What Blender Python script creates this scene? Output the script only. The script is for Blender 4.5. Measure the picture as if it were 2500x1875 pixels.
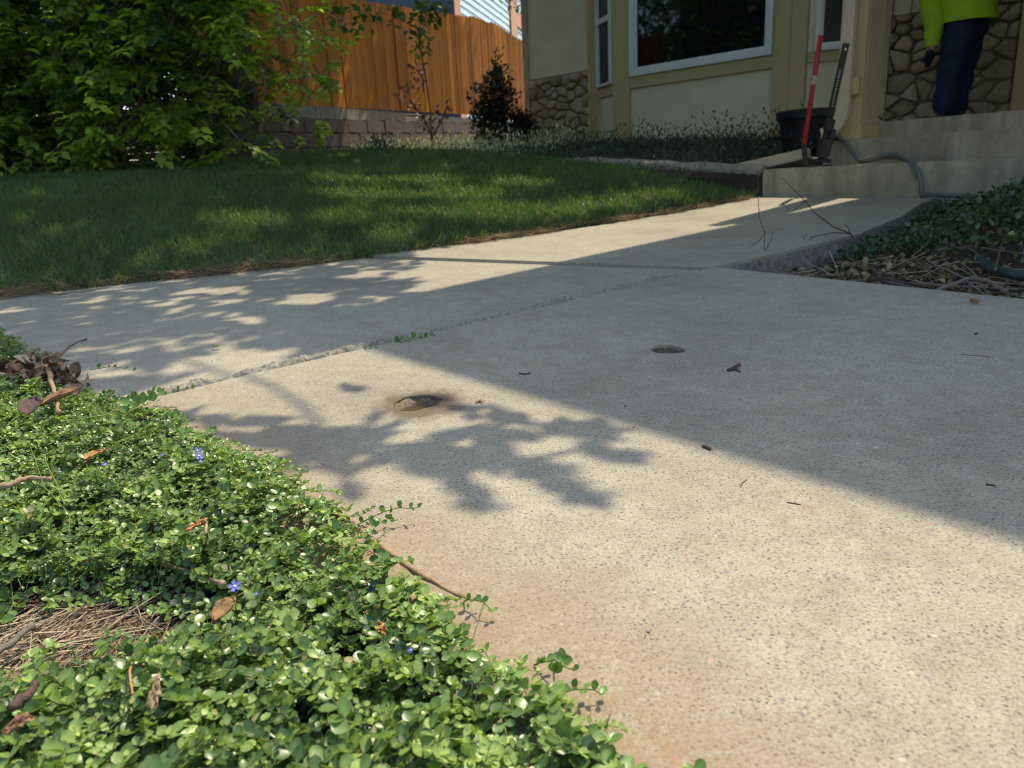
import bpy, bmesh, math, random
import numpy as np
from math import sin, cos, tan, pi, radians, sqrt
from mathutils import Vector, Matrix
for o in list(bpy.data.objects): bpy.data.objects.remove(o)
SC = bpy.context.scene
COL = SC.collection
RNG = np.random.default_rng(7)
random.seed(7)

# ------------------------------------------------------------------ camera, sky, sun, exposure
PITCH, ROLL, F_PX, CAM_H = radians(15.5), radians(2.9), 1800.0, 0.33
FW = np.array([0, cos(PITCH), -sin(PITCH)]); R0 = np.array([1.0, 0, 0]); U0 = np.cross(R0, FW)
RT = cos(ROLL)*R0 - sin(ROLL)*U0; UP = np.cross(RT, FW); CC = np.array([0, 0, CAM_H])
cam = bpy.data.cameras.new('camera'); cam_o = bpy.data.objects.new('camera', cam); COL.objects.link(cam_o)
m = Matrix.Identity(4)
for i in range(3):
    m[i][0] = RT[i]; m[i][1] = UP[i]; m[i][2] = -FW[i]; m[i][3] = CC[i]
cam_o.matrix_world = m
cam.sensor_width = 36; cam.lens = F_PX/2500*36; cam.clip_start = 0.02; cam.clip_end = 600
cam.dof.use_dof = True; cam.dof.focus_distance = 0.80; cam.dof.aperture_fstop = 12.0
SC.camera = cam_o
SUN_EL, SUN_AZ = radians(58), radians(38)          # azimuth from +Y towards +X
SV = np.array([cos(SUN_EL)*sin(SUN_AZ), cos(SUN_EL)*cos(SUN_AZ), sin(SUN_EL)])
w = bpy.data.worlds.new('World'); SC.world = w; w.use_nodes = True
nt = w.node_tree; bg = nt.nodes['Background']
sky = nt.nodes.new('ShaderNodeTexSky'); sky.sky_type = 'NISHITA'; sky.sun_disc = False
sky.sun_elevation = SUN_EL; sky.sun_rotation = SUN_AZ
wb = nt.nodes.new('ShaderNodeMix'); wb.data_type = 'RGBA'; wb.blend_type = 'MULTIPLY'; wb.inputs[0].default_value = 1; wb.inputs[7].default_value = (1.07, 1.0, .90, 1)   # hazy, less blue air
nt.links.new(sky.outputs[0], wb.inputs[6]); nt.links.new(wb.outputs[2], bg.inputs[0]); bg.inputs[1].default_value = 0.15
sl = bpy.data.lights.new('sun', 'SUN'); sl.energy = 2.0; sl.angle = radians(0.53); sl.color = (1.0, 0.89, 0.68)
so = bpy.data.objects.new('sun', sl); COL.objects.link(so)
so.rotation_euler = Vector(SV).to_track_quat('Z', 'Y').to_euler()
SC.view_settings.view_transform = 'Standard'; SC.view_settings.look = 'None'
SC.view_settings.exposure = 1.36; SC.view_settings.gamma = 1.0
SC.cycles.filter_width = 1.05

# ------------------------------------------------------------------ small helpers
K = 2500/2212
SL = 0.035                                          # the concrete climbs 3.5 % towards the house
def ray(px, py): return FW + (px*K-1250)/F_PX*RT - (py*K-937.5)/F_PX*UP
def P(px, py, Y):                                   # point of the place at a distance Y ahead
    d = ray(px, py); return CC + d*(Y/d[1])
def G0(px, py, s=SL, z0=0.0):
    d = ray(px, py); t = (z0-CC[2]+s*CC[1])/(d[2]-s*d[1]); return CC + t*d
S0 = np.array([1.526, 4.467, 0.0])                  # left foot of the porch steps; house frame (a along the front, d into the house)
UA = np.array([sqrt(.5), -sqrt(.5), 0]); VD = np.array([sqrt(.5), sqrt(.5), 0])
def H(a, d, z): return S0 + a*UA + d*VD + np.array([0, 0, z])
def tag(o, label=None, cat=None, group=None, kind=None):
    if label: o['label'] = label
    if cat: o['category'] = cat
    if group: o['group'] = group
    if kind: o['kind'] = kind
    return o
def empty(name, loc=(0, 0, 0)):
    o = bpy.data.objects.new(name, None); COL.objects.link(o); o.location = tuple(loc); o.empty_display_size = .05
    return o
def link(name, me, mat, parent=None, smooth=False):
    o = bpy.data.objects.new(name, me); COL.objects.link(o)
    if mat: me.materials.append(mat)
    if smooth: me.polygons.foreach_set('use_smooth', [True]*len(me.polygons))
    if parent is not None:
        o.parent = parent
        o.matrix_parent_inverse = Matrix.Translation(-parent.location) if parent.type == 'EMPTY' else Matrix.Identity(4)
    return o
class MB:                                            # collects primitives, links them as one mesh
    def __init__(s): s.v = []; s.f = []
    def add(s, vs, fs):
        n = len(s.v); s.v += [tuple(float(c) for c in p) for p in vs]; s.f += [tuple(i+n for i in f) for f in fs]; return s
    def hexa(s, p):                                  # 8 points: bottom ring 0-3, top ring 4-7
        return s.add(p, [(3,2,1,0),(4,5,6,7),(0,1,5,4),(1,2,6,5),(2,3,7,6),(3,0,4,7)])
    def box(s, c, sz, ux=(1,0,0), uy=(0,1,0), uz=(0,0,1)):
        c = np.array(c, float); X = np.array(ux, float)*sz[0]/2; Y = np.array(uy, float)*sz[1]/2; Z = np.array(uz, float)*sz[2]/2
        return s.hexa([c-X-Y-Z, c+X-Y-Z, c+X+Y-Z, c-X+Y-Z, c-X-Y+Z, c+X-Y+Z, c+X+Y+Z, c-X+Y+Z])
    def hbox(s, a0, a1, d0, d1, z0, z1):             # box in the house frame
        return s.hexa([H(a0,d0,z0),H(a1,d0,z0),H(a1,d1,z0),H(a0,d1,z0),H(a0,d0,z1),H(a1,d0,z1),H(a1,d1,z1),H(a0,d1,z1)])
    def tube(s, pts, r, n=8, cap=True, squash=1.0):
        pts = [np.array(p, float) for p in pts]; k = len(pts)
        rs = r if hasattr(r, '__len__') else [r]*k
        ref = np.array([0.0, 0, 1]); rings = []
        for i, p in enumerate(pts):
            t = pts[min(i+1, k-1)]-pts[max(i-1, 0)]; t = t/(np.linalg.norm(t)+1e-12)
            rr = ref if abs(t @ ref) < .95 else np.array([1.0, 0, 0])
            b = np.cross(t, rr); b /= np.linalg.norm(b); c = np.cross(b, t)
            rings.append([p + rs[i]*(cos(2*pi*j/n)*b + squash*sin(2*pi*j/n)*c) for j in range(n)])
        vs = [q for rg in rings for q in rg]; fs = []
        for i in range(k-1):
            for j in range(n):
                a = i*n+j; b_ = i*n+(j+1) % n; fs.append((a, b_, b_+n, a+n))
        if cap: fs += [tuple(range(n-1, -1, -1)), tuple((k-1)*n+j for j in range(n))]
        return s.add(vs, fs)
    def build(s, name, mat, parent=None, smooth=False, bevel=0):
        me = bpy.data.meshes.new(name); me.from_pydata(s.v, [], s.f); me.update()
        bm = bmesh.new(); bm.from_mesh(me); bmesh.ops.recalc_face_normals(bm, faces=bm.faces)
        if bevel: bmesh.ops.bevel(bm, geom=bm.edges[:], offset=bevel, segments=2, affect='EDGES', clamp_overlap=True)
        bm.to_mesh(me); bm.free()
        return link(name, me, mat, parent, smooth)
def fastmesh(name, V, T, C=None):                    # V (n,3), T (m,3) triangles, C (n,3) colours
    me = bpy.data.meshes.new(name); n, k = len(V), len(T)
    me.vertices.add(n); me.vertices.foreach_set('co', np.asarray(V, np.float32).ravel())
    me.loops.add(k*3); me.loops.foreach_set('vertex_index', np.asarray(T, np.int32).ravel())
    me.polygons.add(k); me.polygons.foreach_set('loop_start', np.arange(0, k*3, 3, dtype=np.int32))
    if C is not None:
        at = me.color_attributes.new('col', 'FLOAT_COLOR', 'POINT')
        c4 = np.ones((n, 4), np.float32); c4[:, :3] = C; at.data.foreach_set('color', c4.ravel())
    me.update(calc_edges=True); return me
def unit(a): return a/(np.linalg.norm(a, axis=-1, keepdims=True)+1e-9)
def vnoise(x, y, seed=0):                            # smooth value noise, vectorised
    x = np.asarray(x, float); y = np.asarray(y, float); xi = np.floor(x).astype(int); yi = np.floor(y).astype(int)
    fx = x-xi; fy = y-yi; fx = fx*fx*(3-2*fx); fy = fy*fy*(3-2*fy)
    def h(a, b):
        n = (a*374761393 + b*668265263 + seed*974711) & 0x7fffffff; n = ((n ^ (n >> 13))*1274126177) & 0x7fffffff
        return ((n ^ (n >> 16)) & 0xffff)/65535.0
    return (h(xi,yi)*(1-fx)+h(xi+1,yi)*fx)*(1-fy)+(h(xi,yi+1)*(1-fx)+h(xi+1,yi+1)*fx)*fy
# leaf templates: (x along, y side, z normal), triangles, rib weight
def leaf_tpl(kind):
    if kind == 'round':    xs, ws, zc = [0, .22, .55, .82, 1], [0, .27, .40, .28, 0], [0, -.02, -.03, 0, .05]
    elif kind == 'long':   xs, ws, zc = [0, .25, .5, .78, 1], [0, .20, .26, .15, 0], [0, .03, .03, -.02, -.12]
    else:                  xs, ws, zc = [0, .5, 1], [0, .26, 0], [0, .02, -.08]
    V = []; T = []; rib = []; mid = []; lf = []; rg = []
    for i, (x, w_, z) in enumerate(zip(xs, ws, zc)):
        mid.append(len(V)); V.append((x, 0, z)); rib.append(1)
        if w_ > 0:
            lf.append(len(V)); V.append((x, w_, z+.35*w_)); rib.append(0)
            rg.append(len(V)); V.append((x, -w_, z+.35*w_)); rib.append(0)
    for side, fl in ((lf, 1), (rg, 0)):
        def t(a, b, c): T.append((a, b, c) if fl else (a, c, b))
        t(mid[0], mid[1], side[0])
        for i in range(len(side)-1):
            t(mid[i+1], mid[i+2], side[i+1]); t(mid[i+1], side[i+1], side[i])
        t(mid[-2], mid[-1], side[-1])
    return np.array(V, float), np.array(T), np.array(rib, float)
def leaf_mesh(name, pos, ax, nr, ln, col, kind='round', wid=1.0, ribcol=0.25, cup=1.0):
    tv, tt, rib = leaf_tpl(kind); n = len(pos)
    ax = unit(ax); sd = unit(np.cross(nr, ax)); nn = np.cross(ax, sd)
    ln = np.broadcast_to(ln, (n,)); wd = np.broadcast_to(wid, (n,))
    V = (pos[:, None, :] + (ln[:, None]*tv[None, :, 0])[..., None]*ax[:, None, :]
         + ((ln*wd)[:, None]*tv[None, :, 1])[..., None]*sd[:, None, :] + ((ln*cup)[:, None]*tv[None, :, 2])[..., None]*nn[:, None, :])
    T = (tt[None]+(np.arange(n)*len(tv))[:, None, None]).reshape(-1, 3)
    C = col[:, None, :]*(1+ribcol*(rib[None, :, None]))
    return fastmesh(name, V.reshape(-1, 3), T, C.reshape(-1, 3))
def join_fast(parts):
    V = []; T = []; C = []; o = 0
    for v, t, c in parts: V.append(v); T.append(t+o); C.append(c); o += len(v)
    return np.concatenate(V), np.concatenate(T), np.concatenate(C)
def stalks(paths, r0, r1, col, n=3):                 # many thin tubes from (m,k,3) points
    m_, k = paths.shape[:2]; t = unit(np.gradient(paths, axis=1)); ref = np.array([.3, .2, .93])
    b = unit(np.cross(t, ref)); c = np.cross(b, t); a = np.arange(n)*2*pi/n
    rr = np.linspace(1, 0, k)[None, :]*(np.broadcast_to(r0, (m_,))[:, None]) + np.linspace(0, 1, k)[None, :]*(np.broadcast_to(r1, (m_,))[:, None])
    V = paths[:, :, None, :] + rr[..., None, None]*(np.cos(a)[None, None, :, None]*b[:, :, None, :]+np.sin(a)[None, None, :, None]*c[:, :, None, :])
    base = (np.arange(m_)*k*n)[:, None, None]; i = np.arange(k-1)[None, :, None]; j = np.arange(n)[None, None, :]
    A = base+i*n+j; B = base+i*n+(j+1) % n
    T = np.concatenate([np.stack([A, B, B+n], -1).reshape(-1, 3), np.stack([A, B+n, A+n], -1).reshape(-1, 3)])
    C = np.broadcast_to(col[:, None, None, :] if col.ndim == 2 else col, V.shape)
    return V.reshape(-1, 3), T, C.reshape(-1, 3)

# ------------------------------------------------------------------ materials
def newmat(name):
    mt = bpy.data.materials.new(name); mt.use_nodes = True; n = mt.node_tree
    return mt, n, n.nodes['Principled BSDF'], n.nodes['Material Output']
def N(n, t, **kw):
    x = n.nodes.new(t)
    for k_, v_ in kw.items(): setattr(x, k_, v_)
    return x
def setin(x, **kw):
    for k_, v_ in kw.items(): x.inputs[k_.replace('_', ' ')].default_value = v_
def coords(n): return N(n, 'ShaderNodeTexCoord').outputs['Object']
def noise(n, vec, scale, detail=4, rough=.55, stretch=None):
    if stretch:
        mp = N(n, 'ShaderNodeMapping'); mp.inputs['Scale'].default_value = stretch; n.links.new(vec, mp.inputs[0]); vec = mp.outputs[0]
    x = N(n, 'ShaderNodeTexNoise'); setin(x, Scale=scale, Detail=detail, Roughness=rough); n.links.new(vec, x.inputs['Vector']); return x.outputs['Fac']
def ramp(n, fac, stops):
    x = N(n, 'ShaderNodeValToRGB'); e = x.color_ramp.elements
    while len(e) < len(stops): e.new(.5)
    for el, (p, c) in zip(e, stops): el.position = p; el.color = (*c, 1) if len(c) == 3 else c
    n.links.new(fac, x.inputs[0]); return x.outputs[0]
def g(v): return (v, v, v)
def mix(n, fac, a, b, mode='MIX'):
    x = N(n, 'ShaderNodeMix', data_type='RGBA', blend_type=mode)
    for s_, v_ in ((0, fac), (6, a), (7, b)):
        if isinstance(v_, (int, float)): x.inputs[s_].default_value = v_
        elif isinstance(v_, tuple): x.inputs[s_].default_value = (*v_, 1)
        else: n.links.new(v_, x.inputs[s_])
    return x.outputs[2]
def math_(n, op, a, b=None, clamp=False):
    x = N(n, 'ShaderNodeMath', operation=op, use_clamp=clamp)
    for i, v_ in enumerate((a, b)):
        if v_ is None: continue
        if isinstance(v_, (int, float)): x.inputs[i].default_value = v_
        else: n.links.new(v_, x.inputs[i])
    return x.outputs[0]
def bump(n, bs, h, strength=.3, dist=.002):
    b = N(n, 'ShaderNodeBump'); setin(b, Strength=strength, Distance=dist); n.links.new(h, b.inputs['Height']); n.links.new(b.outputs[0], bs.inputs['Normal'])
def simple(name, c1, c2=None, scale=20, rough=.7, bs=.2, bd=.002, stretch=None, spec=.4, metal=0, detail=4):
    mt, n, b, o = newmat(name); co = coords(n); f = noise(n, co, scale, detail, .6, stretch)
    n.links.new(ramp(n, f, [(.3, c1), (.7, c2 or tuple(x*.8 for x in c1))]), b.inputs['Base Color'])
    setin(b, Roughness=rough, Metallic=metal); b.inputs['Specular IOR Level'].default_value = spec
    if bs: bump(n, b, f, bs, bd)
    return mt
def leafmat(name, rough=.42, trans=.3, spec=.45, tint=(1, 1, 1), tb=1.6, nscale=300):
    mt, n, b, o = newmat(name); at = N(n, 'ShaderNodeAttribute', attribute_name='col')
    f = noise(n, coords(n), nscale, 2); c = mix(n, 1.0, at.outputs['Color'], ramp(n, f, [(.3, g(.82)), (.7, g(1.12))]), 'MULTIPLY')
    n.links.new(c, b.inputs['Base Color']); setin(b, Roughness=rough); b.inputs['Specular IOR Level'].default_value = spec
    if trans:
        t = N(n, 'ShaderNodeBsdfTranslucent'); n.links.new(mix(n, 1.0, c, (tb*1.15, tb*1.2, tb*.45), 'MULTIPLY'), t.inputs['Color'])
        ms = N(n, 'ShaderNodeMixShader'); ms.inputs[0].default_value = trans
        n.links.new(b.outputs[0], ms.inputs[1]); n.links.new(t.outputs[0], ms.inputs[2]); n.links.new(ms.outputs[0], o.inputs[0])
    return mt
def concrete(name, near=False, tone=(.375, .336, .252), dark=.8, streak=False):
    mt, n, b, o = newmat(name); co = coords(n)
    base = ramp(n, noise(n, co, 2.2, 6, .6), [(.32, tuple(x*dark for x in tone)), (.52, tone), (.72, tuple(min(1, x*1.07) for x in tone))])
    base = mix(n, .35, base, ramp(n, noise(n, co, 26, 5, .65), [(.3, g(.62)), (.65, g(1.15))]), 'MULTIPLY')
    if streak: base = mix(n, .8, base, ramp(n, noise(n, co, 9, 3, .6, (1, 1, .08)), [(.35, g(.62)), (.6, g(1.12))]), 'MULTIPLY')
    fine = noise(n, co, 420, 3, .7)
    base = mix(n, .8, base, ramp(n, fine, [(.32, g(.34)), (.45, g(.95)), (.66, g(1.30))]), 'MULTIPLY')
    vo = N(n, 'ShaderNodeTexVoronoi'); setin(vo, Scale=230.0); n.links.new(co, vo.inputs['Vector'])
    pit = math_(n, 'LESS_THAN', vo.outputs['Distance'], .27)
    sel = math_(n, 'GREATER_THAN', N_sep(n, vo.outputs['Color']), .66)
    pm = math_(n, 'MULTIPLY', pit, sel)
    base = mix(n, math_(n, 'MULTIPLY', pm, .72), base, (.12, .11, .10))
    v2 = N(n, 'ShaderNodeTexVoronoi'); setin(v2, Scale=150.0); n.links.new(co, v2.inputs['Vector'])
    ag = math_(n, 'MULTIPLY', math_(n, 'LESS_THAN', v2.outputs['Distance'], .30), math_(n, 'GREATER_THAN', N_sep(n, v2.outputs['Color']), .93))
    base = mix(n, math_(n, 'MULTIPLY', ag, .75), base, ramp(n, N_sep(n, v2.outputs['Color'], 1), [(.0, (.20, .20, .23)), (.55, (.24, .22, .20)), (.85, (.62, .58, .5)), (.97, (.5, .22, .16))]))
    st = math_(n, 'MULTIPLY', noise(n, co, 5.5, 5, .7), noise(n, co, 60, 3, .7))
    base = mix(n, ramp(n, st, [(.27, g(0)), (.44, g(.42))]), base, (.27, .20, .13))
    if near:
        sp = N(n, 'ShaderNodeSeparateXYZ'); n.links.new(co, sp.inputs[0])
        dl = math_(n, 'ADD', math_(n, 'MULTIPLY', sp.outputs[0], .741), math_(n, 'MULTIPLY', sp.outputs[1], .671))
        dl = math_(n, 'SUBTRACT', dl, .276)            # distance from the planted edge
        e1 = ramp(n, math_(n, 'ADD', dl, math_(n, 'MULTIPLY', math_(n, 'SUBTRACT', noise(n, co, 9, 5, .7), .5), .22)), [(.0, g(.85)), (.07, g(.4)), (.15, g(0))])
        base = mix(n, math_(n, 'MULTIPLY', e1, ramp(n, noise(n, co, 130, 4, .8), [(.35, g(.25)), (.6, g(1))])), base, (.30, .20, .115))
        for (hx, hy, r_, amt) in ((-.125, .962, .078, .8), (.257, 1.177, .036, .35), (.62, 1.42, .09, .22), (.44, 1.25, .1, .15), (.12, 1.24, .06, .2)):
            dx = math_(n, 'SUBTRACT', sp.outputs[0], hx); dy = math_(n, 'SUBTRACT', sp.outputs[1], hy)
            rr = math_(n, 'SQRT', math_(n, 'ADD', math_(n, 'MULTIPLY', dx, dx), math_(n, 'MULTIPLY', dy, dy)))
            rr = math_(n, 'ADD', math_(n, 'DIVIDE', rr, r_), math_(n, 'MULTIPLY', math_(n, 'SUBTRACT', noise(n, co, 45, 4, .7), .5), .9))
            wm = ramp(n, rr, [(.55, g(amt)), (1.0, g(0))])
            base = mix(n, wm, base, (.13, .095, .055) if amt > .5 else (.27, .235, .18))
            if amt > .5:
                rg = math_(n, 'SUBTRACT', .93, math_(n, 'MULTIPLY', wm, .62)); n.links.new(rg, b.inputs['Roughness'])
    else: setin(b, Roughness=.93)
    n.links.new(base, b.inputs['Base Color']); b.inputs['Specular IOR Level'].default_value = .25
    hh = math_(n, 'SUBTRACT', math_(n, 'ADD', fine, math_(n, 'MULTIPLY', noise(n, co, 60, 3), .5)), math_(n, 'MULTIPLY', pm, .7))
    bump(n, b, hh, .55, .0012)
    return mt
def N_sep(n, col, ch=0):
    s = N(n, 'ShaderNodeSeparateColor'); n.links.new(col, s.inputs[0]); return s.outputs[ch]

M = dict(
    con_near=concrete('concrete_near', True), con=concrete('concrete_walk', tone=(.39, .35, .265)),
    con_step=concrete('concrete_step', tone=(.40, .34, .245), dark=.66, streak=True), rough_con=simple('rough_concrete_side', (.30, .27, .23), (.12, .105, .09), 45, .95, .8, .012),
    mortar=simple('mortar', (.42, .38, .30), (.17, .145, .11), 130, .95, .8, .004),
    soil=simple('soil', (.075, .052, .036), (.03, .021, .015), 60, 1, .8, .01), thatch=simple('lawn_soil', (.06, .07, .03), (.035, .035, .018), 40, 1, .5, .01),
    siding=simple('cream_siding', (.79, .70, .49), (.69, .61, .42), 3.5, .8, .25, .004, detail=9), trim=simple('ochre_trim', (.56, .44, .22), (.50, .39, .19), 9, .6, .1),
    trim2=simple('tan_trim', (.52, .42, .24), (.46, .37, .21), 9, .55, .1), soffit=simple('soffit', (.6, .57, .5), None, 5, .8, .1),
    white=simple('window_frame_white', (.78, .8, .74), (.74, .76, .7), 9, .45, .05), stone=None, mortar_dark=simple('dark_mortar', (.30, .25, .18), (.18, .15, .11), 60, .95, .6, .01),
    tan=simple('tan_downspout', (.60, .49, .34), (.56, .45, .31), 9, .45, .05), roof=simple('roof_shingle', (.12, .10, .08), (.06, .05, .045), 60, .9, .5, .01),
    black=simple('black_plastic', (.018, .02, .024), (.012, .013, .016), 30, .5, .1), steel=simple('black_steel', (.02, .02, .02), (.035, .03, .028), 90, .5, .3),
    red=simple('red_paint', (.42, .025, .03), (.34, .02, .025), 50, .42, .1), sticker=simple('pale_sticker', (.6, .5, .35), (.3, .2, .12), 200, .6, 0),
    hose=simple('grey_green_hose', (.15, .165, .15), (.11, .12, .11), 30, .4, .05), hose_dark=simple('dark_hose', (.035, .055, .055), (.025, .04, .04), 30, .38, .05),
    wood=None, dark_int=simple('dark_interior', (.012, .013, .015), None, 5, .9, 0), bark=simple('bark', (.15, .12, .09), (.05, .04, .03), 14, .95, 1.0, .03, (1, 1, .25)),
    timber=simple('weathered_timber', (.42, .37, .30), (.20, .17, .13), 18, .95, .8, .01, (1, 1, 4)), block=simple('block_wall_stone', (.22, .165, .14), (.14, .105, .09), 30, .95, .5, .01),
    blue=simple('pale_blue_siding', (.62, .74, .78), (.58, .70, .74), 8, .7, .05), orange=simple('orange_trim', (.62, .27, .10), (.52, .22, .08), 20, .6, .1),
    skin=simple('skin', (.48, .28, .20), None, 30, .5, .05), hivis=simple('yellow_green_cloth', (.42, .60, .02), (.34, .52, .015), 12, .75, .35, .01), jean=simple('navy_denim', (.018, .028, .075), (.010, .016, .045), 30, .85, .5, .006),
    glove=simple('dark_glove', (.015, .015, .018), None, 60, .8, .2), boot=simple('brown_boot', (.06, .035, .02), None, 40, .7, .2), hair=simple('brown_hair', (.05, .03, .018), None, 200, .6, .4),
    stick=simple('dry_stick', (.44, .31, .18), (.22, .14, .08), 220, .85, .6, .001), stick_grey=simple('grey_stick', (.25, .20, .165), (.12, .09, .07), 260, .9, .8, .0012, (1, 1, 1)),
    stick_dark=simple('dark_twig', (.13, .08, .06), (.06, .038, .03), 240, .8, .5, .001), dead=simple('dead_leaf_brown', (.36, .20, .09), (.17, .09, .045), 160, .75, .4, .001),
    dead2=simple('dead_leaf_orange', (.62, .30, .10), (.42, .19, .07), 120, .7, .3, .001), red_brick=simple('pale_brick', (.34, .17, .12), (.27, .13, .09), 20, .9, .3),
    petal=simple('blue_petal', (.16, .17, .62), (.11, .12, .5), 400, .6, 0), petal_c=simple('white_flower_eye', (.8, .8, .75), None, 50, .6, 0), stemg=simple('green_stem', (.16, .25, .05), None, 300, .5, 0),
    creeper=leafmat('creeper_leaf', .35, .20, .5), grass=leafmat('grass_blade', .45, .4, .4, nscale=40), ash=leafmat('tree_leaf', .42, .5, .4, nscale=30), shrubleaf=leafmat('shrub_leaf', .5, .2, .35, nscale=30),
    straw=leafmat('straw', .8, 0, .2), stalk=leafmat('stem', .55, 0, .35), purple=leafmat('purple_leaf', .5, .2, .35))
def mk_stone():
    mt, n, b, o = newmat('field_stone'); co = coords(n); at = N(n, 'ShaderNodeAttribute', attribute_name='col')
    c = mix(n, .75, at.outputs['Color'], ramp(n, noise(n, co, 22, 6, .7), [(.3, g(.55)), (.7, g(1.3))]), 'MULTIPLY')
    n.links.new(c, b.inputs['Base Color']); setin(b, Roughness=.92); bump(n, b, noise(n, co, 30, 6, .7), .8, .012); return mt
M['stone'] = mk_stone()
def mk_wood():
    mt, n, b, o = newmat('stained_cedar'); co = coords(n); at = N(n, 'ShaderNodeAttribute', attribute_name='col')
    c = mix(n, .8, at.outputs['Color'], ramp(n, noise(n, co, 14, 5, .7, (3, 3, .22)), [(.25, g(.58)), (.7, g(1.2))]), 'MULTIPLY')
    n.links.new(c, b.inputs['Base Color']); b.inputs['Specular IOR Level'].default_value = .15; setin(b, Roughness=.8); bump(n, b, noise(n, co, 30, 4, .6, (3, 3, .15)), .4, .004); return mt
M['wood'] = mk_wood()
def mk_glass():
    mt, n, b, o = newmat('dark_window_glass'); b.inputs['Base Color'].default_value = (.006, .008, .01, 1); setin(b, Roughness=.03)
    b.inputs['Specular IOR Level'].default_value = .55; bump(n, b, noise(n, coords(n), 3, 2), .02, .01); return mt
M['glass'] = mk_glass()
def mk_water():
    mt, n, b, o = newmat('muddy_water'); b.inputs['Base Color'].default_value = (.10, .075, .04, 1); setin(b, Roughness=.05); b.inputs['Specular IOR Level'].default_value = .6
    bump(n, b, noise(n, coords(n), 120, 2), .25, .003); return mt
M['water'] = mk_water(); M['screen'] = simple('window_screen', (.02, .024, .026), (.014, .017, .018), 60, .45, .05); M['shade_wall'] = simple('shade_toned_siding', (.10, .12, .15), (.08, .10, .12), 6, .7, .1)
M['mud'] = simple('wet_mud', (.15, .10, .05), (.05, .034, .018), 180, .35, .9, .004, spec=.6)
M['mud_dry'] = simple('hole_fill', (.16, .12, .07), (.05, .04, .026), 150, .6, .9, .005)

# ------------------------------------------------------------------ ground heights
LEX = np.array([-9, -3.2, -1.445, -.964, -.61, .018, .962, 1.526, 4.5]); LEY = np.array([1.0, 1.55, 2.11, 2.35, 2.50, 2.93, 3.80, 4.44, 1.55])
LX2 = np.array([-9, -3, -1.33, -.56, .07, .40, 2]);  LY2 = np.array([1.0, 1.3, 1.84, 1.03, .336, 0, -1.8])   # planted edge of the concrete on the left
def redge(y): return np.interp(y, [-5, 1.98, 2.52, 3.56, 4.2], [.555+5.5, .555, 1.19, 1.975, 2.45])            # right rim of the walk
def sstep(x): x = np.clip(x, 0, 1); return x*x*(3-2*x)
def edge_dist(x, y):                                  # signed distance outwards over the concrete (+ = on concrete)
    pts = [(-3, 1.3), (-1.33, 1.84), (-.56, 1.03), (-.41, .90), (-.245, .735), (-.136, .588), (-.052, .465), (.052, .325), (.35, -.03), (1.2, -.98)]
    best = np.full(np.shape(x), 9.0)
    for (x0, y0), (x1, y1) in zip(pts[:-1], pts[1:]):
        L2 = (x1-x0)**2+(y1-y0)**2; t = np.clip(((x-x0)*(x1-x0)+(y-y0)*(y1-y0))/L2, 0, 1)
        best = np.minimum(best, np.hypot(x-x0-t*(x1-x0), y-y0-t*(y1-y0)))
    inside = y < np.interp(x, [a_ for a_, _ in pts], [b_ for _, b_ in pts])
    return np.where(inside, -best, best)
def G(x, y):
    x = np.asarray(x, float); y = np.asarray(y, float)
    base = SL*np.clip(y, -1.5, 12)
    dl = (y-np.interp(x, LEX, LEY))*.8
    lawn = base-.012+.48*(1-np.exp(-np.clip(dl, 0, 30)/2.4))
    low = base-.075 + .03*sstep((x-redge(y))/.5)*(x > .5) + .10*sstep((x-redge(y)-.2)/1.2)*sstep((y-(1.983-(x-.555)*1.274)-.3)/1.2)*(x > .5)
    soil = base-.006
    z = np.where(dl > 0, lawn, low)
    left = (edge_dist(x, y) < .12) & (dl <= 0)
    z = np.where(left, soil, z)
    a = (x-S0[0])*UA[0]+(y-S0[1])*UA[1]; d = (x-S0[0])*VD[0]+(y-S0[1])*VD[1]
    bed = np.minimum(.285-.05*a+.085*d, .74)
    return np.where((d > .02) & (a < .28), np.where(a > -2.2, bed, np.maximum(bed*sstep((d-.0)/.6)+lawn*(1-sstep(d/.6)), 0)), np.where((dl > 0) & (a > .0), base-.1, z))
def axis(lo, hi, fine, L, far):
    v = list(np.arange(lo, hi+1e-6, fine)); s = fine; p = hi
    while p < far: s *= 1.35; p += s; v.append(p)
    s = fine; p = lo
    while p > -far: s *= 1.35; p -= s; v.insert(0, p)
    return np.array(v)
gx, gy = axis(-5, 4, .05, 0, 220), axis(-1, 11, .05, 0, 220)
X, Y = np.meshgrid(gx, gy); Z = G(X, Y)+.012*(vnoise(X*5, Y*5)-.5)
V = np.stack([X, Y, Z], -1).reshape(-1, 3); nx, ny = len(gx), len(gy)
i, j = np.meshgrid(np.arange(nx-1), np.arange(ny-1)); q = (j*nx+i).ravel()
T = np.concatenate([np.stack([q, q+1, q+nx+1], -1), np.stack([q, q+nx+1, q+nx], -1)])
tag(link('ground', fastmesh('ground', V, T), M['soil'], smooth=True), kind='structure')
def in_lawn(x, y, pad=0.0):
    a = (x-S0[0])*UA[0]+(y-S0[1])*UA[1]; d = (x-S0[0])*VD[0]+(y-S0[1])*VD[1]
    fence = (x+.549) - (y-12)*tan(radians(22))
    lim = np.where(a > -2.0, -.06, np.where(a > -3.2, .35, .9))
    return (y-np.interp(x, LEX, LEY) > pad) & (a < 0.02) & (d < lim) & ((fence > .35) | (y < 5.4)) & (y < 12)
qx, qy = X[:-1, :-1].ravel()+.025, Y[:-1, :-1].ravel()+.025
keep = in_lawn(qx, qy) & (qx > -9) & (np.abs(qx) < 12)
kq = q[keep]; T2 = np.concatenate([np.stack([kq, kq+1, kq+nx+1], -1), np.stack([kq, kq+nx+1, kq+nx], -1)])
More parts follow.
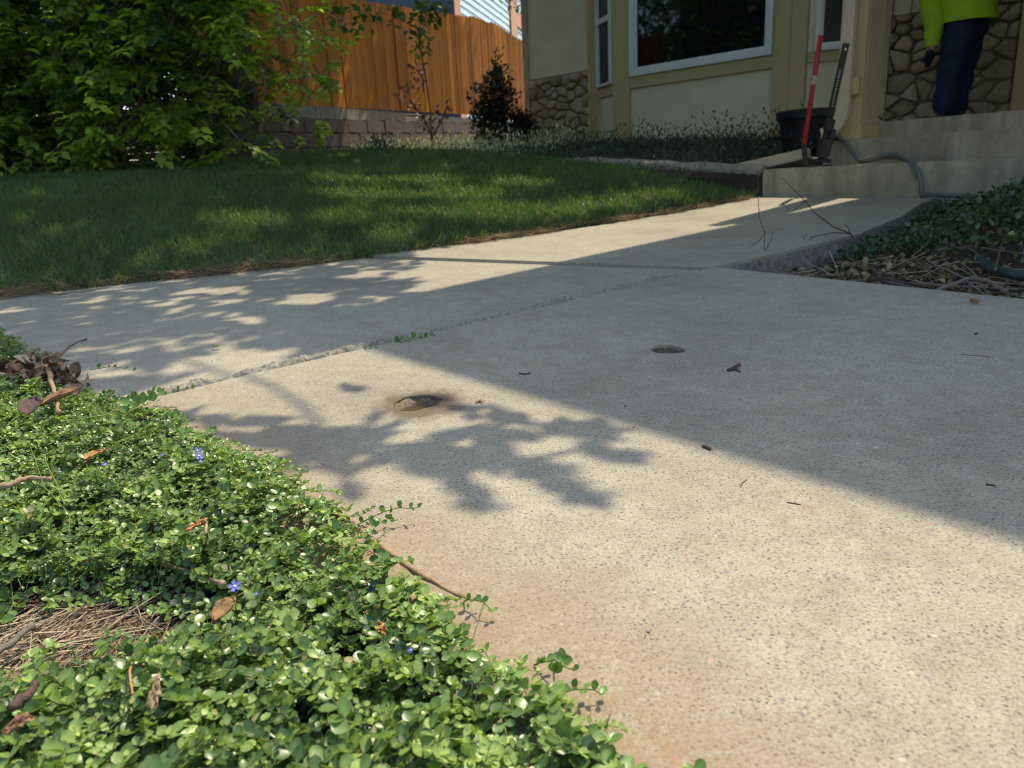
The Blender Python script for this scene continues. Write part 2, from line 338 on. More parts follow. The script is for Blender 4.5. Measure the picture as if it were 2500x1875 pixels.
used, inv = np.unique(T2, return_inverse=True); V2 = V[used].copy(); V2[:, 2] += .006
tag(link('lawn', fastmesh('lawn', V2, inv.reshape(-1, 3)), M['thatch'], smooth=True), kind='structure')

# ------------------------------------------------------------------ concrete
def prism(poly, dz, th, slope=SL):
    n = len(poly); mb = MB(); top = [(x, y, slope*y+dz) for x, y in poly]; bot = [(x, y, slope*y+dz-th) for x, y in poly]
    mb.add(top+bot, [tuple(range(n)), tuple(range(2*n-1, n-1, -1))]+[(i, (i+1) % n, n+(i+1) % n, n+i) for i in range(n)]); return mb
def wob(p, q, n, amp, seed=1):                       # a slightly uneven edge between two corners
    p = np.array(p); q = np.array(q); t = (q-p)/np.linalg.norm(q-p); nrm = np.array([-t[1], t[0]]); L = np.linalg.norm(q-p)
    return [tuple(p+(q-p)*i/n + nrm*amp*(vnoise(i*L/n*40, seed)-.5+.6*(vnoise(i*L/n*9, seed+3)-.5))) for i in range(n)]
far = (.555+1.9, 1.983-2.42)
near_poly = wob((-.580, 1.013), (.555, 1.983), 90, .006, 3)[::-1]
near_poly = [(.555, 1.983)]+near_poly[:]+[(.325, -.042), (1.32, -1.32), far]
slab = prism(near_poly, .008, .12).build('near_slab', M['con_near'])
HOLES = [(.257, 1.177, .028), (-.132, .968, .033)]
for hx, hy, r in HOLES:
    cb = MB(); rf_ = lambda a, q_=hx: 1+.07*sin(2*a+1+q_*9)+.05*sin(3*a+2+q_*5)+.025*sin(7*a); ring = [(hx+r*rf_(2*pi*k/56)*cos(2*pi*k/56), hy+r*rf_(2*pi*k/56)*sin(2*pi*k/56)) for k in range(56)]
    cb.add([(x, y, SL*y+.03) for x, y in ring]+[(x*.92+hx*.08, y*.92+hy*.08, SL*y-.03) for x, y in ring], [tuple(range(56)), tuple(range(111, 55, -1))]+[(k, (k+1) % 56, 56+(k+1) % 56, 56+k) for k in range(56)])
    co = cb.build('cutter', None); md = slab.modifiers.new('b', 'BOOLEAN'); md.operation = 'DIFFERENCE'; md.solver = 'EXACT'; md.object = co
    dg = bpy.context.evaluated_depsgraph_get(); me = bpy.data.meshes.new_from_object(slab.evaluated_get(dg))
    slab.modifiers.clear(); slab.data = me; bpy.data.objects.remove(co)
tag(slab, kind='structure')
gap = .012
walk1 = wob((-.580-.009, 1.013+.011), (.555-.009, 1.983+.011), 90, .005, 9)+[(.535, 1.978), (-.50, 2.598)]
walk1 += [(-.61, 2.52), (-.964, 2.37), (-1.445, 2.13), (-3.2, 1.58), (-9, 1.05), (-9, .93), (-3, 1.26), (-1.35, 1.80)]
tag(prism(walk1, .0, .12).build('walkway_panel', M['con']), kind='structure')
walk2 = [(.556, 2.004), (1.19, 2.525), (1.6, 3.02), (1.975, 3.56), (2.45, 4.1), (2.6, 4.4), (1.6, 4.6), (1.50, 4.45), (.962, 3.815), (.48, 3.33), (.018, 2.945), (-.485, 2.636)]
tag(prism(walk2, .004, .13).build('walkway_panel', M['con']), kind='structure')
# broken side of the walk towards the right-hand bed
mb = MB(); es = [(.565, 2.0), (1.19, 2.52), (1.6, 3.015), (1.975, 3.55), (2.4, 4.1)]; vs = []; L = 0; n = 0
for (x0, y0), (x1, y1) in zip(es[:-1], es[1:]):
    for k in range(40):
        t = k/40; x = x0+(x1-x0)*t; y = y0+(y1-y0)*t; nl = np.array([y1-y0, -(x1-x0)]); nl = nl/np.linalg.norm(nl)
        for r_ in range(6):
            o_ = .004+.028*(vnoise((x+y)*24, r_*1.3, 5))*min(1, r_/1.5); vs.append((x+nl[0]*o_, y+nl[1]*o_, SL*y-.004-r_*.024))
        n += 1
fs = [(i*6+j, (i+1)*6+j, (i+1)*6+j+1, i*6+j+1) for i in range(n-1) for j in range(5)]
tag(mb.add(vs, fs).build('walkway_side', M['rough_con'], smooth=True), kind='structure')
# crumbling mortar along the joint
p, q_ = np.array([-.56, 1.03]), np.array([.50, 1.936]); L = np.linalg.norm(q_-p); t_ = (q_-p)/L; nn_ = np.array([-t_[1], t_[0]])
U_, W_ = np.meshgrid(np.linspace(0, 1, 700), np.linspace(-1, 1, 21)); wd = (.012+.009*vnoise(U_*30, 2.2, 8)+.007*vnoise(U_*140, 1.1, 4))*(.68-.36*U_)
px = p[0]+t_[0]*U_*L+nn_[0]*(W_*wd+.003+wd); py = p[1]+t_[1]*U_*L+nn_[1]*(W_*wd+.003+wd)
hz = (.005+.007*vnoise(U_*L*70, W_*2.1+7, 2)+.005*vnoise(U_*L*260, W_*6, 6))*np.minimum(1, U_/.05)*np.minimum(1, (1-U_)/.08)*(1-np.abs(W_)**3)*(.45+.9*vnoise(U_*L*12, .5, 12))-.006*np.abs(W_)**3
pz = SL*py+.0015+hz
V = np.stack([px, py, pz], -1).reshape(-1, 3); i, j = np.meshgrid(np.arange(699), np.arange(20)); qq = (j*700+i).ravel()
T = np.concatenate([np.stack([qq, qq+1, qq+701], -1), np.stack([qq, qq+701, qq+700], -1)])
tag(link('joint_mortar', fastmesh('joint_mortar', V, T), M['mortar'], smooth=True), kind='structure')
# drilled holes: fill of mud, a puddle in the wet one
for k, (hx, hy, r) in enumerate(HOLES):
    t = empty('drilled_hole', (hx, hy, SL*hy)); n1, n2 = 12, 40; vs = []
    for a_ in range(n1+1):
        for b_ in range(n2):
            an = 2*pi*b_/n2; rr = r*1.05*(1+.07*sin(2*an+1+hx*9)+.05*sin(3*an+2+hx*5)+.025*sin(7*an))*a_/n1; x = hx+rr*cos(an); y = hy+rr*sin(an)
            f = (a_/n1); zz = SL*y+.006-(.009 if k else .009)*(1-f**(2.2 if k else 5))+.005*(vnoise(x*260+50, y*260+50, 3)-.5)
            vs.append((x, y, zz))
    fs = [(a_*n2+b_, a_*n2+(b_+1) % n2, (a_+1)*n2+(b_+1) % n2, (a_+1)*n2+b_) for a_ in range(n1) for b_ in range(n2)]
    MB().add(vs, fs).build('mud_fill', M['mud' if k else 'mud_dry'], t, smooth=True)
    if k:
        vs = [(hx+.004, hy-.006, SL*hy+.0008)]+[(hx+.004+.7*r*(.75+.4*vnoise(b_*.6, 3))*cos(2*pi*b_/30), hy-.006+.62*r*(.75+.4*vnoise(b_*.6, 8))*sin(2*pi*b_/30), SL*hy+.0008) for b_ in range(30)]
        MB().add(vs, [(0, 1+b_, 1+(b_+1) % 30) for b_ in range(30)]).build('puddle', M['water'], t)
    tag(t, 'wet muddy hole drilled in the sunlit concrete, holding a little water' if k else 'dry round hole drilled in the shaded concrete slab', 'hole', 'holes drilled in the slab')

# ------------------------------------------------------------------ front-left creeper
BARE = [(*G0(150, 1400, 0, .01)[:2], .12, .072), (*G0(20, 1450, 0, .01)[:2], .09, .065), (*G0(470, 1330, 0, .02)[:2], .022, .014), (*G0(150, 845, 0, .02)[:2], .17, .13), (*G0(740, 1440, 0, .02)[:2], .018, .016), (*G0(330, 1445, 0, .01)[:2], .07, .028), (*G0(880, 1560, 0, .02)[:2], .022, .014), (*G0(1060, 1500, 0, .01)[:2], .02, .012), (*G0(640, 1215, 0, .02)[:2], .02, .015), (*G0(240, 1180, 0, .02)[:2], .02, .014)]
def bare(x, y):
    b = np.zeros(np.shape(x))
    for bx, by, rx, ry in BARE: b = np.maximum(b, 1-((x-bx)/rx)**2-((y-by)/ry)**2)
    return b
def mound(x, y):
    e = edge_dist(x, y); h = .004+.036*sstep((-e-.01)/.10)+.012*vnoise(x*14, y*14, 4)*sstep((-e+.02)/.06)
    h = h*(1-.8*sstep(bare(x, y)*2.2))
    return h+.055*np.exp(-((x+1.02)**2+(y-1.33)**2)/.035)*sstep((-e-.0)/.08)
vis = []
def frustum_ok(x, y, z=0.03, mx=1.28, my=1.25):
    p = np.stack([x, y, z+0*x], -1)-CC; dz = p @ FW
    return (dz > .08) & (np.abs((p @ RT)/dz) < .695*mx) & (np.abs((p @ UP)/dz) < .521*my)
NS = 13000
def onslab(x, y): return (x > -.58+(1.013-y)*.858-.004) & (y < 1.04)
sx = RNG.uniform(-2.3, .45, NS*6); sy = RNG.uniform(.05, 2.0, NS*6)
ok = (edge_dist(sx, sy) < -.008) & frustum_ok(sx, sy) & (bare(sx, sy) < .1+.5*RNG.random(len(sx))**2)
dens = np.where(sy > 1.1, .55, 1.0); ok &= RNG.random(len(sx)) < dens
sx, sy = sx[ok][:NS], sy[ok][:NS]; ns = len(sx); print('creeper stems', ns)
kk = 8; paths = np.zeros((ns, kk, 3)); ang = RNG.uniform(0, 2*pi, ns); step = RNG.uniform(.0045, .0075, ns)
out = np.arctan2(.67, .74)
nearE = edge_dist(sx, sy) > -.04
ang = np.where(nearE & (RNG.random(ns) < .6), out+RNG.normal(0, .7, ns), ang)
px, py = sx.copy(), sy.copy(); pz = SL*py-np.where(onslab(px, py), -.009, .012)+mound(px, py)*RNG.uniform(.25, .95, ns)
pitch = RNG.uniform(.1, .9, ns)
for k in range(kk):
    paths[:, k] = np.stack([px, py, pz], -1)
    ang += RNG.normal(0, .28, ns); pitch = pitch*.86+RNG.normal(0, .12, ns)
    px = px+np.cos(ang)*np.cos(pitch)*step; py = py+np.sin(ang)*np.cos(pitch)*step
    top = SL*py-np.where(onslab(px, py), -.006, .012)+mound(px, py)*1.1+.010; ontop = np.where(onslab(px, py), SL*py+.010, -9)
    pz = np.maximum(np.minimum(pz+np.sin(pitch)*step, np.maximum(top, ontop+.006)), ontop)
keepstem = edge_dist(paths[:, -1, 0], paths[:, -1, 1]) < -.002+.030*RNG.random(ns)**4
paths = paths[keepstem]; ns = len(paths)
tdir = unit(np.gradient(paths, axis=1)); lp, la, ln_, ll, lc = [], [], [], [], []
tone = RNG.random(ns); size = RNG.uniform(.0052, .0098, ns)*np.where(RNG.random(ns) < .28, .58, 1.0)
size *= 1+.25*sstep((.62-paths[:, 0, 1])/.3)
gcol = np.array([[.05, .10, .025], [.135, .22, .05], [.30, .40, .11]])
patch = vnoise(paths[:, 0, 0]*9, paths[:, 0, 1]*9, 11)
for k in range(1, kk):
    for s_ in (-1, 1):
        tt = tdir[:, k]; sdv = unit(np.cross(tt, np.array([0, 0, 1.0]))+RNG.normal(0, .05, (ns, 3)))
        if k % 2: sdv = unit(sdv+.5*np.array([0, 0, 1.0]))
        a = unit(sdv*s_+tt*.45+np.array([0, 0, .16])+RNG.normal(0, .25, (ns, 3)))
        nrm = unit(np.array([0, -.12, 1.0])+tt*.15+RNG.normal(0, .33, (ns, 3)))
        lp.append(paths[:, k]); la.append(a); ln_.append(nrm); ll.append(size*RNG.uniform(.75, 1.12, ns)*(1.0-.06*max(0, k-3)))
        f = np.clip(tone*.7+.16*(k/kk)+RNG.normal(0, .12, ns)+(patch-.5)*.55, 0, 1); c = np.where(f[:, None] < .5, gcol[0]+(gcol[1]-gcol[0])*f[:, None]*2, gcol[1]+(gcol[2]-gcol[1])*(f[:, None]-.5)*2)
        dm = RNG.random(ns) < .02; c = np.where(dm[:, None], np.array([.30, .27, .13]), c); lc.append(c)
for s_ in range(3):                                   # small pale tips
    a = unit(tdir[:, -1]+RNG.normal(0, .55, (ns, 3))+[0, 0, .3]); lp.append(paths[:, -1]); la.append(a); ln_.append(unit(RNG.normal(0, .5, (ns, 3))+[0, 0, 1])); ll.append(size*.55); lc.append(np.tile([.30, .38, .10], (ns, 1))*RNG.uniform(.8, 1.1, (ns, 1)))
lp, la, ln_, ll, lc = map(np.concatenate, (lp, la, ln_, ll, lc))
me1 = leaf_mesh('creeping_groundcover', lp, la, ln_, ll, lc, 'round', RNG.uniform(.85, 1.1, len(lp)), .45, .7)
cr = link('creeping_groundcover', me1, M['creeper'], smooth=True); tag(cr, 'dense mat of small round glossy green leaves spilling over the slab edge', 'ground cover', kind='stuff')
V, T, C = stalks(paths, .0005, .00035, np.tile([.17, .22, .07], (ns, 1))*RNG.uniform(.6, 1.2, (ns, 1)))
link('stem', fastmesh('stem', V, T, C), M['stalk'], cr)['kind'] = 'stuff'
# dry litter in the bare patches and under the leaves
def litter(n, cx, cy, rx, ry, zf, ln, r, col, spread=.25, lift=.004, dirr=None):
    x = cx+rx*RNG.normal(0, .5, n); y = cy+ry*RNG.normal(0, .5, n); a = RNG.uniform(0, pi, n) if dirr is None else RNG.normal(dirr, .7, n); L = ln*RNG.uniform(.4, 1.3, n)
    s = np.linspace(-.5, .5, 4)[None, :]; cv = RNG.normal(0, .25, n)[:, None]*(s**2)
    xx = x[:, None]+L[:, None]*(s*np.cos(a)[:, None]-cv*np.sin(a)[:, None]); yy = y[:, None]+L[:, None]*(s*np.sin(a)[:, None]+cv*np.cos(a)[:, None])
    kp = edge_dist(xx[:, 0], yy[:, 0]) < -.01; kp &= edge_dist(xx[:, -1], yy[:, -1]) < -.01; xx, yy, L, a = xx[kp], yy[kp], L[kp], a[kp]; n = len(xx)
    zz = zf(xx, yy)+(lift*RNG.random(n))[:, None]+s*L[:, None]*RNG.normal(0, spread, n)[:, None]*.5+.001
    c = np.array(col)[RNG.integers(0, len(col), n)]*RNG.uniform(.7, 1.25, (n, 1)); return stalks(np.stack([xx, yy, zz], -1), r, r*.6, c)
sg = lambda x, y: SL*y-.010
strawc = [[.40, .29, .18], [.28, .19, .12], [.22, .15, .10], [.45, .36, .24], [.14, .09, .06]]
parts = [litter(900, BARE[0][0], BARE[0][1], .11, .07, sg, .045, .00045, strawc, lift=.012, dirr=.9), litter(500, BARE[1][0], BARE[1][1], .08, .07, sg, .05, .0005, strawc, lift=.012, dirr=.9),
         litter(300, BARE[5][0], BARE[5][1], .05, .03, sg, .03, .0004, strawc, lift=.01), litter(90, BARE[2][0], BARE[2][1], .03, .02, sg, .02, .0004, strawc, lift=.01),
         litter(380, BARE[3][0], BARE[3][1], .12, .08, sg, .07, .0007, [[.18, .12, .08], [.30, .22, .15], [.10, .06, .05]], lift=.03, dirr=2.2),
         litter(260, -.35, .75, .3, .3, sg, .06, .0005, strawc, lift=.02), litter(130, BARE[0][0]-.02, BARE[0][1], .12, .08, sg, .09, .0008, [[.42, .33, .22]], lift=.014, dirr=.8)]
V, T, C = join_fast(parts); tag(link('dry_litter', fastmesh('dry_litter', V, T, C), M['straw']), 'dry straw and needles lying in the gap between the leaves', 'litter', kind='stuff')

nh_ = 520; bx, by = BARE[3][:2]; hx_ = bx+RNG.normal(0, .075, nh_); hy_ = by+RNG.normal(0, .055, nh_); kp = edge_dist(hx_, hy_) < -.012; hx_, hy_ = hx_[kp], hy_[kp]; nh_ = len(hx_)
hp_ = np.stack([hx_, hy_, SL*hy_+RNG.uniform(-.005, .038, nh_)*np.exp(-((hx_-bx)**2+(hy_-by)**2)/.012)], -1); hc_ = np.array([[.20, .12, .07], [.30, .21, .13], [.11, .065, .04], [.38, .30, .21]])[RNG.integers(0, 4, nh_)]*RNG.uniform(.7, 1.2, (nh_, 1))
link('dead_leaf_heap', leaf_mesh('dead_leaf_heap', hp_, RNG.normal(0, 1, (nh_, 3)), unit(RNG.normal(0, .7, (nh_, 3))+[0, -.4, .8]), RNG.uniform(.012, .032, nh_), hc_, 'long', 1.3, .2, 2.0), M['straw'], bpy.data.objects['dry_litter'])['kind'] = 'stuff'
# single twigs, leaves and flowers lying on top
THIN = [.55]
def limb(name, pts, rs, mat, label, cat='twig', group=None, n=7, sub=5, wobble=.12):
    pts = [np.array(p, float) for p in pts]; fine = []; rr = []
    for k in range(len(pts)-1):
        for s in range(sub):
            t = s/sub; fine.append(pts[k]*(1-t)+pts[k+1]*t+RNG.normal(0, 1, 3)*wobble*rs[k]); rr.append((rs[k]*(1-t)+rs[k+1]*t)*RNG.uniform(.82, 1.18)*THIN[0])
    fine.append(pts[-1]); rr.append(rs[-1])
    o = MB().tube(fine, rr, n).build(name, mat, smooth=True); return tag(o, label, cat, group)
def gp(px, py, h=.02):                               # a point lying on the slab or on top of the leaves
    p = G0(px, py, SL, h)
    if p[1] < 1.7 and edge_dist(p[0], p[1]) < -.008:
        for _ in range(4): p = G0(px, py, SL, max(h*.4, float(mound(p[0], p[1]))-.012+.017+h*.15))
    return p
TW = 'dry twigs lying in the leaves'
limb('twig', [gp(355, 1220, .020), gp(400, 1232, .021), gp(440, 1246, .019), gp(480, 1260, .017)], [.0035, .0028, .0024, .0028], M['stick'], 'pale tan broken twig lying on the green leaves left of a blue flower', group=TW)
limb('twig', [gp(700, 1090, .012), gp(760, 1130, .010), gp(830, 1185, .008), gp(900, 1235, .009), gp(1000, 1290, .008)], [.0035, .005, .0055, .0045, .0030], M['stick'], 'long tan root running along the planted edge of the slab', group=TW)
limb('twig', [gp(845, 1468, .012), gp(890, 1450, .012)], [.004, .0034], M['stick_grey'], 'short grey stub of stick poking out of the leaves', group=TW)
limb('twig', [gp(1000, 1472, .010), gp(1060, 1490, .012), gp(1120, 1506, .011), gp(1200, 1524, .008)], [.0030, .0042, .0040, .0030], M['stick_grey'], 'grey brown stick with a split end at the lower slab edge', group=TW)
limb('twig', [gp(-30, 1056, .035), gp(20, 1048, .035), gp(60, 1032, .033), gp(110, 1035, .028)], [.006, .0055, .005, .003], M['stick'], 'thick pale brown twig entering at the left photo edge', group=TW)
limb('twig', [gp(-30, 1425, .01), gp(20, 1390, .012), gp(70, 1352, .012)], [.0045, .0045, .004], M['stick_grey'], 'grey smooth stick beside the straw patch', group=TW)
limb('twig', [gp(20, 1530, .012), gp(60, 1500, .012), gp(75, 1478, .011)], [.005, .005, .003], M['stick_dark'], 'dark broken stick below the straw patch', group=TW)
limb('twig', [gp(444, 1120, .026), gp(446, 1160, .024), gp(442, 1192, .02)], [.0024, .0022, .0019], M['stick'], 'short upright tan stick among the leaves under the blue flower cluster', group=TW)
limb('twig', [gp(325, 1375, .012), gp(290, 1415, .01), gp(280, 1450, .009), gp(286, 1500, .006)], [.0012, .0013, .0012, .0009], M['dead2'], 'thin bent orange stalk lying across the straw', group=TW)
limb('twig', [gp(100, 790, .03), gp(112, 830, .03), gp(124, 870, .02), gp(126, 890, .02)], [.008, .006, .004, .004], M['stick'], 'cut pale stump of a stem in the brown leaf pile', group=TW)
o = limb('twig', [gp(130, 768, .02), gp(150, 748, .028), gp(172, 737, .035), gp(187, 733, .037)], [.004, .0032, .0028, .004], M['stick_grey'], 'forked grey twig sticking up over the walkway edge', group=TW)
limb('twig', [gp(150, 910, .02), gp(230, 896, .03), gp(262, 876, .026)], [.0014, .0012, .001], M['stemg'], 'thin green runner stretched along the leaf pile', group=TW)
for (a_, b_, lab) in ((((1060, 1225, .004), (1050, 1290, .01), (1036, 1325, .022), (1028, 1340, .026)), .0006, 'thin pale dry grass stalk standing at the slab edge'),
                      (((1290, 1440, .004), (1292, 1490, .004), (1272, 1550, .01)), .0006, 'thin pale dry grass stalk near the lower slab edge'),
                      (((1162, 1395, .002), (1185, 1440, .003), (1205, 1500, .012)), .0006, 'thin curved brown stalk lying on the rust stain'),
                      (((90, 980, .04), (120, 1040, .045), (140, 1090, .042)), .0010, 'pale green bare runner arching over the leaves'),
                      (((65, 960, .04), (95, 1050, .05), (150, 1110, .044), (150, 1150, .03)), .0009, 'second pale green runner arching to the left of the first')):
    limb('dry_stalk', [gp(*c) for c in a_], [b_]*len(a_), M['stemg'] if 'runner' in lab else M['stick'], lab, 'stalk', n=5, wobble=.3)
def curled(px, py, h, L, W, yaw, curl, mat, label, tilt=.3, res=9):
    c = gp(px, py, h); mb = MB(); vs = []
    for i in range(res+1):
        for j in range(res+1):
            u_ = i/res; v_ = j/res*2-1; w_ = W*sin(pi*min(1, max(.0, u_))**.8)**.7*.5 if 0 < u_ < 1 else 0
            an = v_*curl; x = (u_-.5)*L; y = w_*sin(an)/max(curl, .1)*1.0; z = w_*(1-cos(an))/max(curl, .1)+.15*L*(u_-.5)**2+.03*L*vnoise(u_*6, v_*3+5, 3)
            X_ = x*cos(tilt)-z*sin(tilt)*.4; Z_ = z+x*sin(tilt); vs.append((c[0]+X_*cos(yaw)-y*sin(yaw), c[1]+X_*sin(yaw)+y*cos(yaw), c[2]+Z_))
    fs = [(i*(res+1)+j, (i+1)*(res+1)+j, (i+1)*(res+1)+j+1, i*(res+1)+j+1) for i in range(res) for j in range(res)]
    o = mb.add(vs, fs).build('dead_leaf', mat, smooth=True); jag = RNG.normal(0, .0008, (len(o.data.vertices), 3)); [setattr(v_, 'co', v_.co+Vector(jag[i_])) for i_, v_ in enumerate(o.data.vertices)]; md = o.modifiers.new('s', 'SOLIDIFY'); md.thickness = .0004
    return tag(o, label, 'dead leaf', 'dead leaves in the creeper')
curled(487, 1320, .012, .022, .018, 1.2, 1.3, M['dead'], 'large curled brown dead leaf in a dark gap between green leaves')
curled(930, 1346, .016, .016, .009, .9, 1.0, M['dead2'], 'bright orange curled dead leaf near the lower slab edge', .5)
curled(825, 1358, .018, .009, .005, 2.0, .8, M['dead2'], 'small orange sliver of dead leaf left of the bright curled one', .5)
curled(425, 1137, .026, .017, .010, .5, 1.2, M['dead2'], 'rust coloured curled dead leaf under the blue flower cluster')
curled(715, 1150, .014, .012, .010, .4, 1.4, M['dead'], 'brown crumpled dead leaf beside the tan root at the slab edge')
curled(190, 1215, .022, .018, .006, 1.0, .8, M['dead'], 'narrow brown husk standing in the leaves on the left', .7)
curled(205, 985, .036, .022, .016, .7, 1.0, M['dead2'], 'orange brown dead leaf below the leaf pile')
curled(335, 1500, .014, .02, .006, 1.7, .9, M['stick'], 'pale folded dead leaf below the straw patch', .5)
curled(130, 862, .03, .05, .035, .6, .9, M['dead'], 'broad dark brown dead leaf in the leaf pile')
curled(160, 845, .035, .035, .025, 2.2, 1.0, M['stick_dark'], 'dark shrivelled dead leaf on top of the leaf pile')
curled(40, 1570, .02, .015, .012, .3, 1.0, M['dead'], 'blurred brown dead leaf near the lower left corner')
curled(68, 880, .025, .04, .03, 1.9, .9, M['stick_dark'], 'dark dead leaf at the left end of the leaf pile')
curled(312, 905, .01, .022, .012, .4, 1.0, M['dead'], 'small brown dead leaf on the slab corner')
def flower(px, py, h, r, label, tilt=.6, n=5, closed=False):
    c = gp(px, py, h); t = empty('blue_flower', c); nv = unit(np.array([RNG.normal(0, .3), -tilt, 1.0])); x = unit(np.cross(nv, [0, 1, .1])); y = np.cross(nv, x); mb = MB()
    for k in range(n):
        a = 2*pi*k/n+.3; d = cos(a)*x+sin(a)*y; s = -sin(a)*x+cos(a)*y; up = nv*(.9 if closed else .18)
        p0 = c+nv*.0004; L = r*(.7 if closed else 1)
        mb.add([p0, p0+d*L*.45+s*L*.25+up*L*.2, p0+d*L*.95+s*L*.34+up*L*.6, p0+d*L*1.08+up*L*.7, p0+d*L*.95-s*L*.34+up*L*.6, p0+d*L*.45-s*L*.25+up*L*.2], [(0, 1, 5), (1, 2, 5), (2, 4, 5), (2, 3, 4)])
    mb.build('petals', M['petal'], t)
    e = MB(); ring = [c+nv*.0010+r*.24*(cos(2*pi*k/8)*x+sin(2*pi*k/8)*y) for k in range(8)]; e.add([c+nv*.0014]+ring, [(0, 1+k, 1+(k+1) % 8) for k in range(8)]).build('flower_eye', M['petal_c'], t)
    MB().tube([c, c-np.array([.001, -.001, .009]), c-np.array([.003, -.002, .02])], .0004, 5).build('flower_stem', M['stemg'], t)
    tag(t, label, 'flower', 'small blue flowers in the creeper')
flower(427, 974, .048, .0042, 'upper blue flower of the brightest cluster near the slab edge')
flower(430, 985, .045, .0044, 'open blue flower with a white eye at the centre of the brightest cluster')
flower(434, 997, .041, .0030, 'lowest small blue bud of the brightest cluster', closed=True)
flower(416, 969, .047, .0030, 'left blue bud of the brightest cluster', closed=True)
flower(228, 1004, .048, .0038, 'half closed dark blue flower standing alone in the leaves on the left', closed=True)
flower(351, 984, .044, .0026, 'tiny violet bud between the lone flower and the cluster', closed=True)
flower(507, 1267, .024, .0040, 'blue flower with a white eye beside the tip of the tan twig')
flower(555, 1284, .022, .0026, 'violet half hidden flower right of the one beside the tan twig', closed=True)
flower(808, 1268, .020, .0040, 'pale blue flower nearest to the slab edge in the lower leaves')
flower(888, 1405, .018, .0026, 'faint violet flower low in the leaves near the bottom', closed=True)

# small sprigs rooted in the joint and over the edge
def sprig(px0, py0, px1, py1, h0, h1, nl, ls, label, name='creeper_sprig', seed=0):
    a = gp(px0, py0, h0); b = gp(px1, py1, h1); t = empty(name, a); n = nl+1
    s = np.linspace(0, 1, n)[:, None]; pts = a+(b-a)*s; pts[:, 2] += .006*np.sin(np.linspace(0, pi, n)); pts += RNG.normal(0, .0008, pts.shape)
    MB().tube(list(pts), np.linspace(.0007, .0004, n), 5).build('stem', M['stemg'], t)
    ps, ax, nr, ll2, cc = [], [], [], [], []; td = unit(b-a)
    for k in range(1, n):
        for s_ in (-1, 1):
            up = np.array([0, 0, 1.0]) if k % 2 else np.array([.2, 0, .4]); sd = unit(np.cross(td, [0, 0, 1]))*(1 if k % 2 == 0 else .45)
            ps.append(pts[k]); ax.append(unit(sd*s_+up*.7+td*.2+RNG.normal(0, .15, 3))); nr.append(unit(RNG.normal(0, .4, 3)+[-.2, -.8, .7])); ll2.append(ls*RNG.uniform(.7, 1.15)*(1-.35*k/n)); cc.append(np.array([.10, .19, .04])*RNG.uniform(.8, 1.4))
    link('leaves', leaf_mesh('leaves', np.array(ps), np.array(ax), np.array(nr), np.array(ll2), np.array(cc), 'round', 1.0, .3), M['creeper'], t, True)
    tag(t, label, 'creeper', 'creeper sprigs growing out over the concrete')
sprig(850, 746, 935, 728, .004, .006, 6, .016, 'little green sprig growing in the joint at the shadow edge')
sprig(780, 762, 810, 756, .003, .005, 3, .008, 'tiny weed in the joint left of the bigger sprig')
sprig(262, 905, 352, 850, .012, .016, 7, .017, 'sprig climbing along the left end of the joint')
sprig(262, 885, 300, 855, .012, .028, 4, .014, 'short sprig standing at the left end of the joint')
sprig(345, 858, 430, 842, .002, .004, 6, .009, 'low dark sprig lying in the left part of the joint')
sprig(195, 800, 290, 800, .02, .012, 5, .010, 'small sprig reaching over the walkway edge')
sprig(760, 1140, 905, 1095, .012, .022, 7, .0085, 'long sprig reaching furthest out over the sunlit slab')
sprig(780, 1185, 850, 1120, .012, .016, 6, .0075, 'drooping sprig just below the long one')
sprig(1000, 1300, 1060, 1318, .008, .016, 4, .0075, 'short sprig beside the pale dry stalk')
sprig(1150, 1440, 1240, 1446, .008, .018, 5, .0075, 'sprig reaching over the rust stained concrete')
sprig(1195, 1490, 1215, 1425, .008, .022, 3, .009, 'upright sprig with one big dark leaf at the lower edge')
sprig(1180, 1520, 1300, 1500, .006, .014, 6, .0085, 'lowest sprig reaching over the concrete')
sprig(455, 960, 465, 925, .045, .052, 5, .006, 'light green shoot tip standing above the blue flowers')
# crumbs and twigs on the slab
def crumb(px, py, r, mat, label, cat='debris', n=5, z=.008):
    c = G0(px, py, SL, z+r*.4); bm = bmesh.new()
    for k in range(n):
        m_ = Matrix.Translation(Vector(c)+Vector((random.gauss(0, r*1.1*(k > 0)), random.gauss(0, r*.9*(k > 0)), 0)))@Matrix.Diagonal((1, 1.2, .7, 1))
        q0 = bmesh.ops.create_icosphere(bm, subdivisions=1, radius=r*random.uniform(.5, 1)/(1+.4*k), matrix=m_)
        for v in q0['verts']: v.co += Vector([random.gauss(0, r*.12) for _ in range(3)])
    me = bpy.data.meshes.new('crumb'); bm.to_mesh(me); bm.free(); return tag(link('crumb', me, mat), label, cat)
crumb(1037, 866, .0045, M['stick'], 'heap of tan crumbs on the sunlit slab right of the wet hole')
crumb(1350, 877, .0022, M['stick_grey'], 'tiny pale crumb in the shade below the dry hole', n=2)
crumb(1400, 1362, .0022, M['mortar'], 'pale crumb of grit on the sunny slab low in the photo', n=4)
crumb(2107, 721, .003, M['stick_dark'], 'tiny dark crumb at the right in the shade', n=2)
crumb(836, 1012, .0014, M['stick_dark'], 'tiny dark speck in the leaf shadow', n=1)
t = empty('broken_twig', gp(1588, 792, .011))
MB().tube([gp(1572, 800, .010), gp(1583, 795, .0115), gp(1594, 789, .013), gp(1598, 787, .014)], [.0022, .0025, .0027, .0038], 7).build('thick_piece', M['stick_dark'], t, smooth=True)
MB().tube([gp(1578, 796, .0095), gp(1590, 799, .0095), gp(1600, 803, .0095)], [.0013, .0012, .0009], 6).build('side_piece', M['stick_dark'], t)
tag(t, 'dark forked twig piece lying right of the dry hole', 'twig', 'twig bits on the slab')
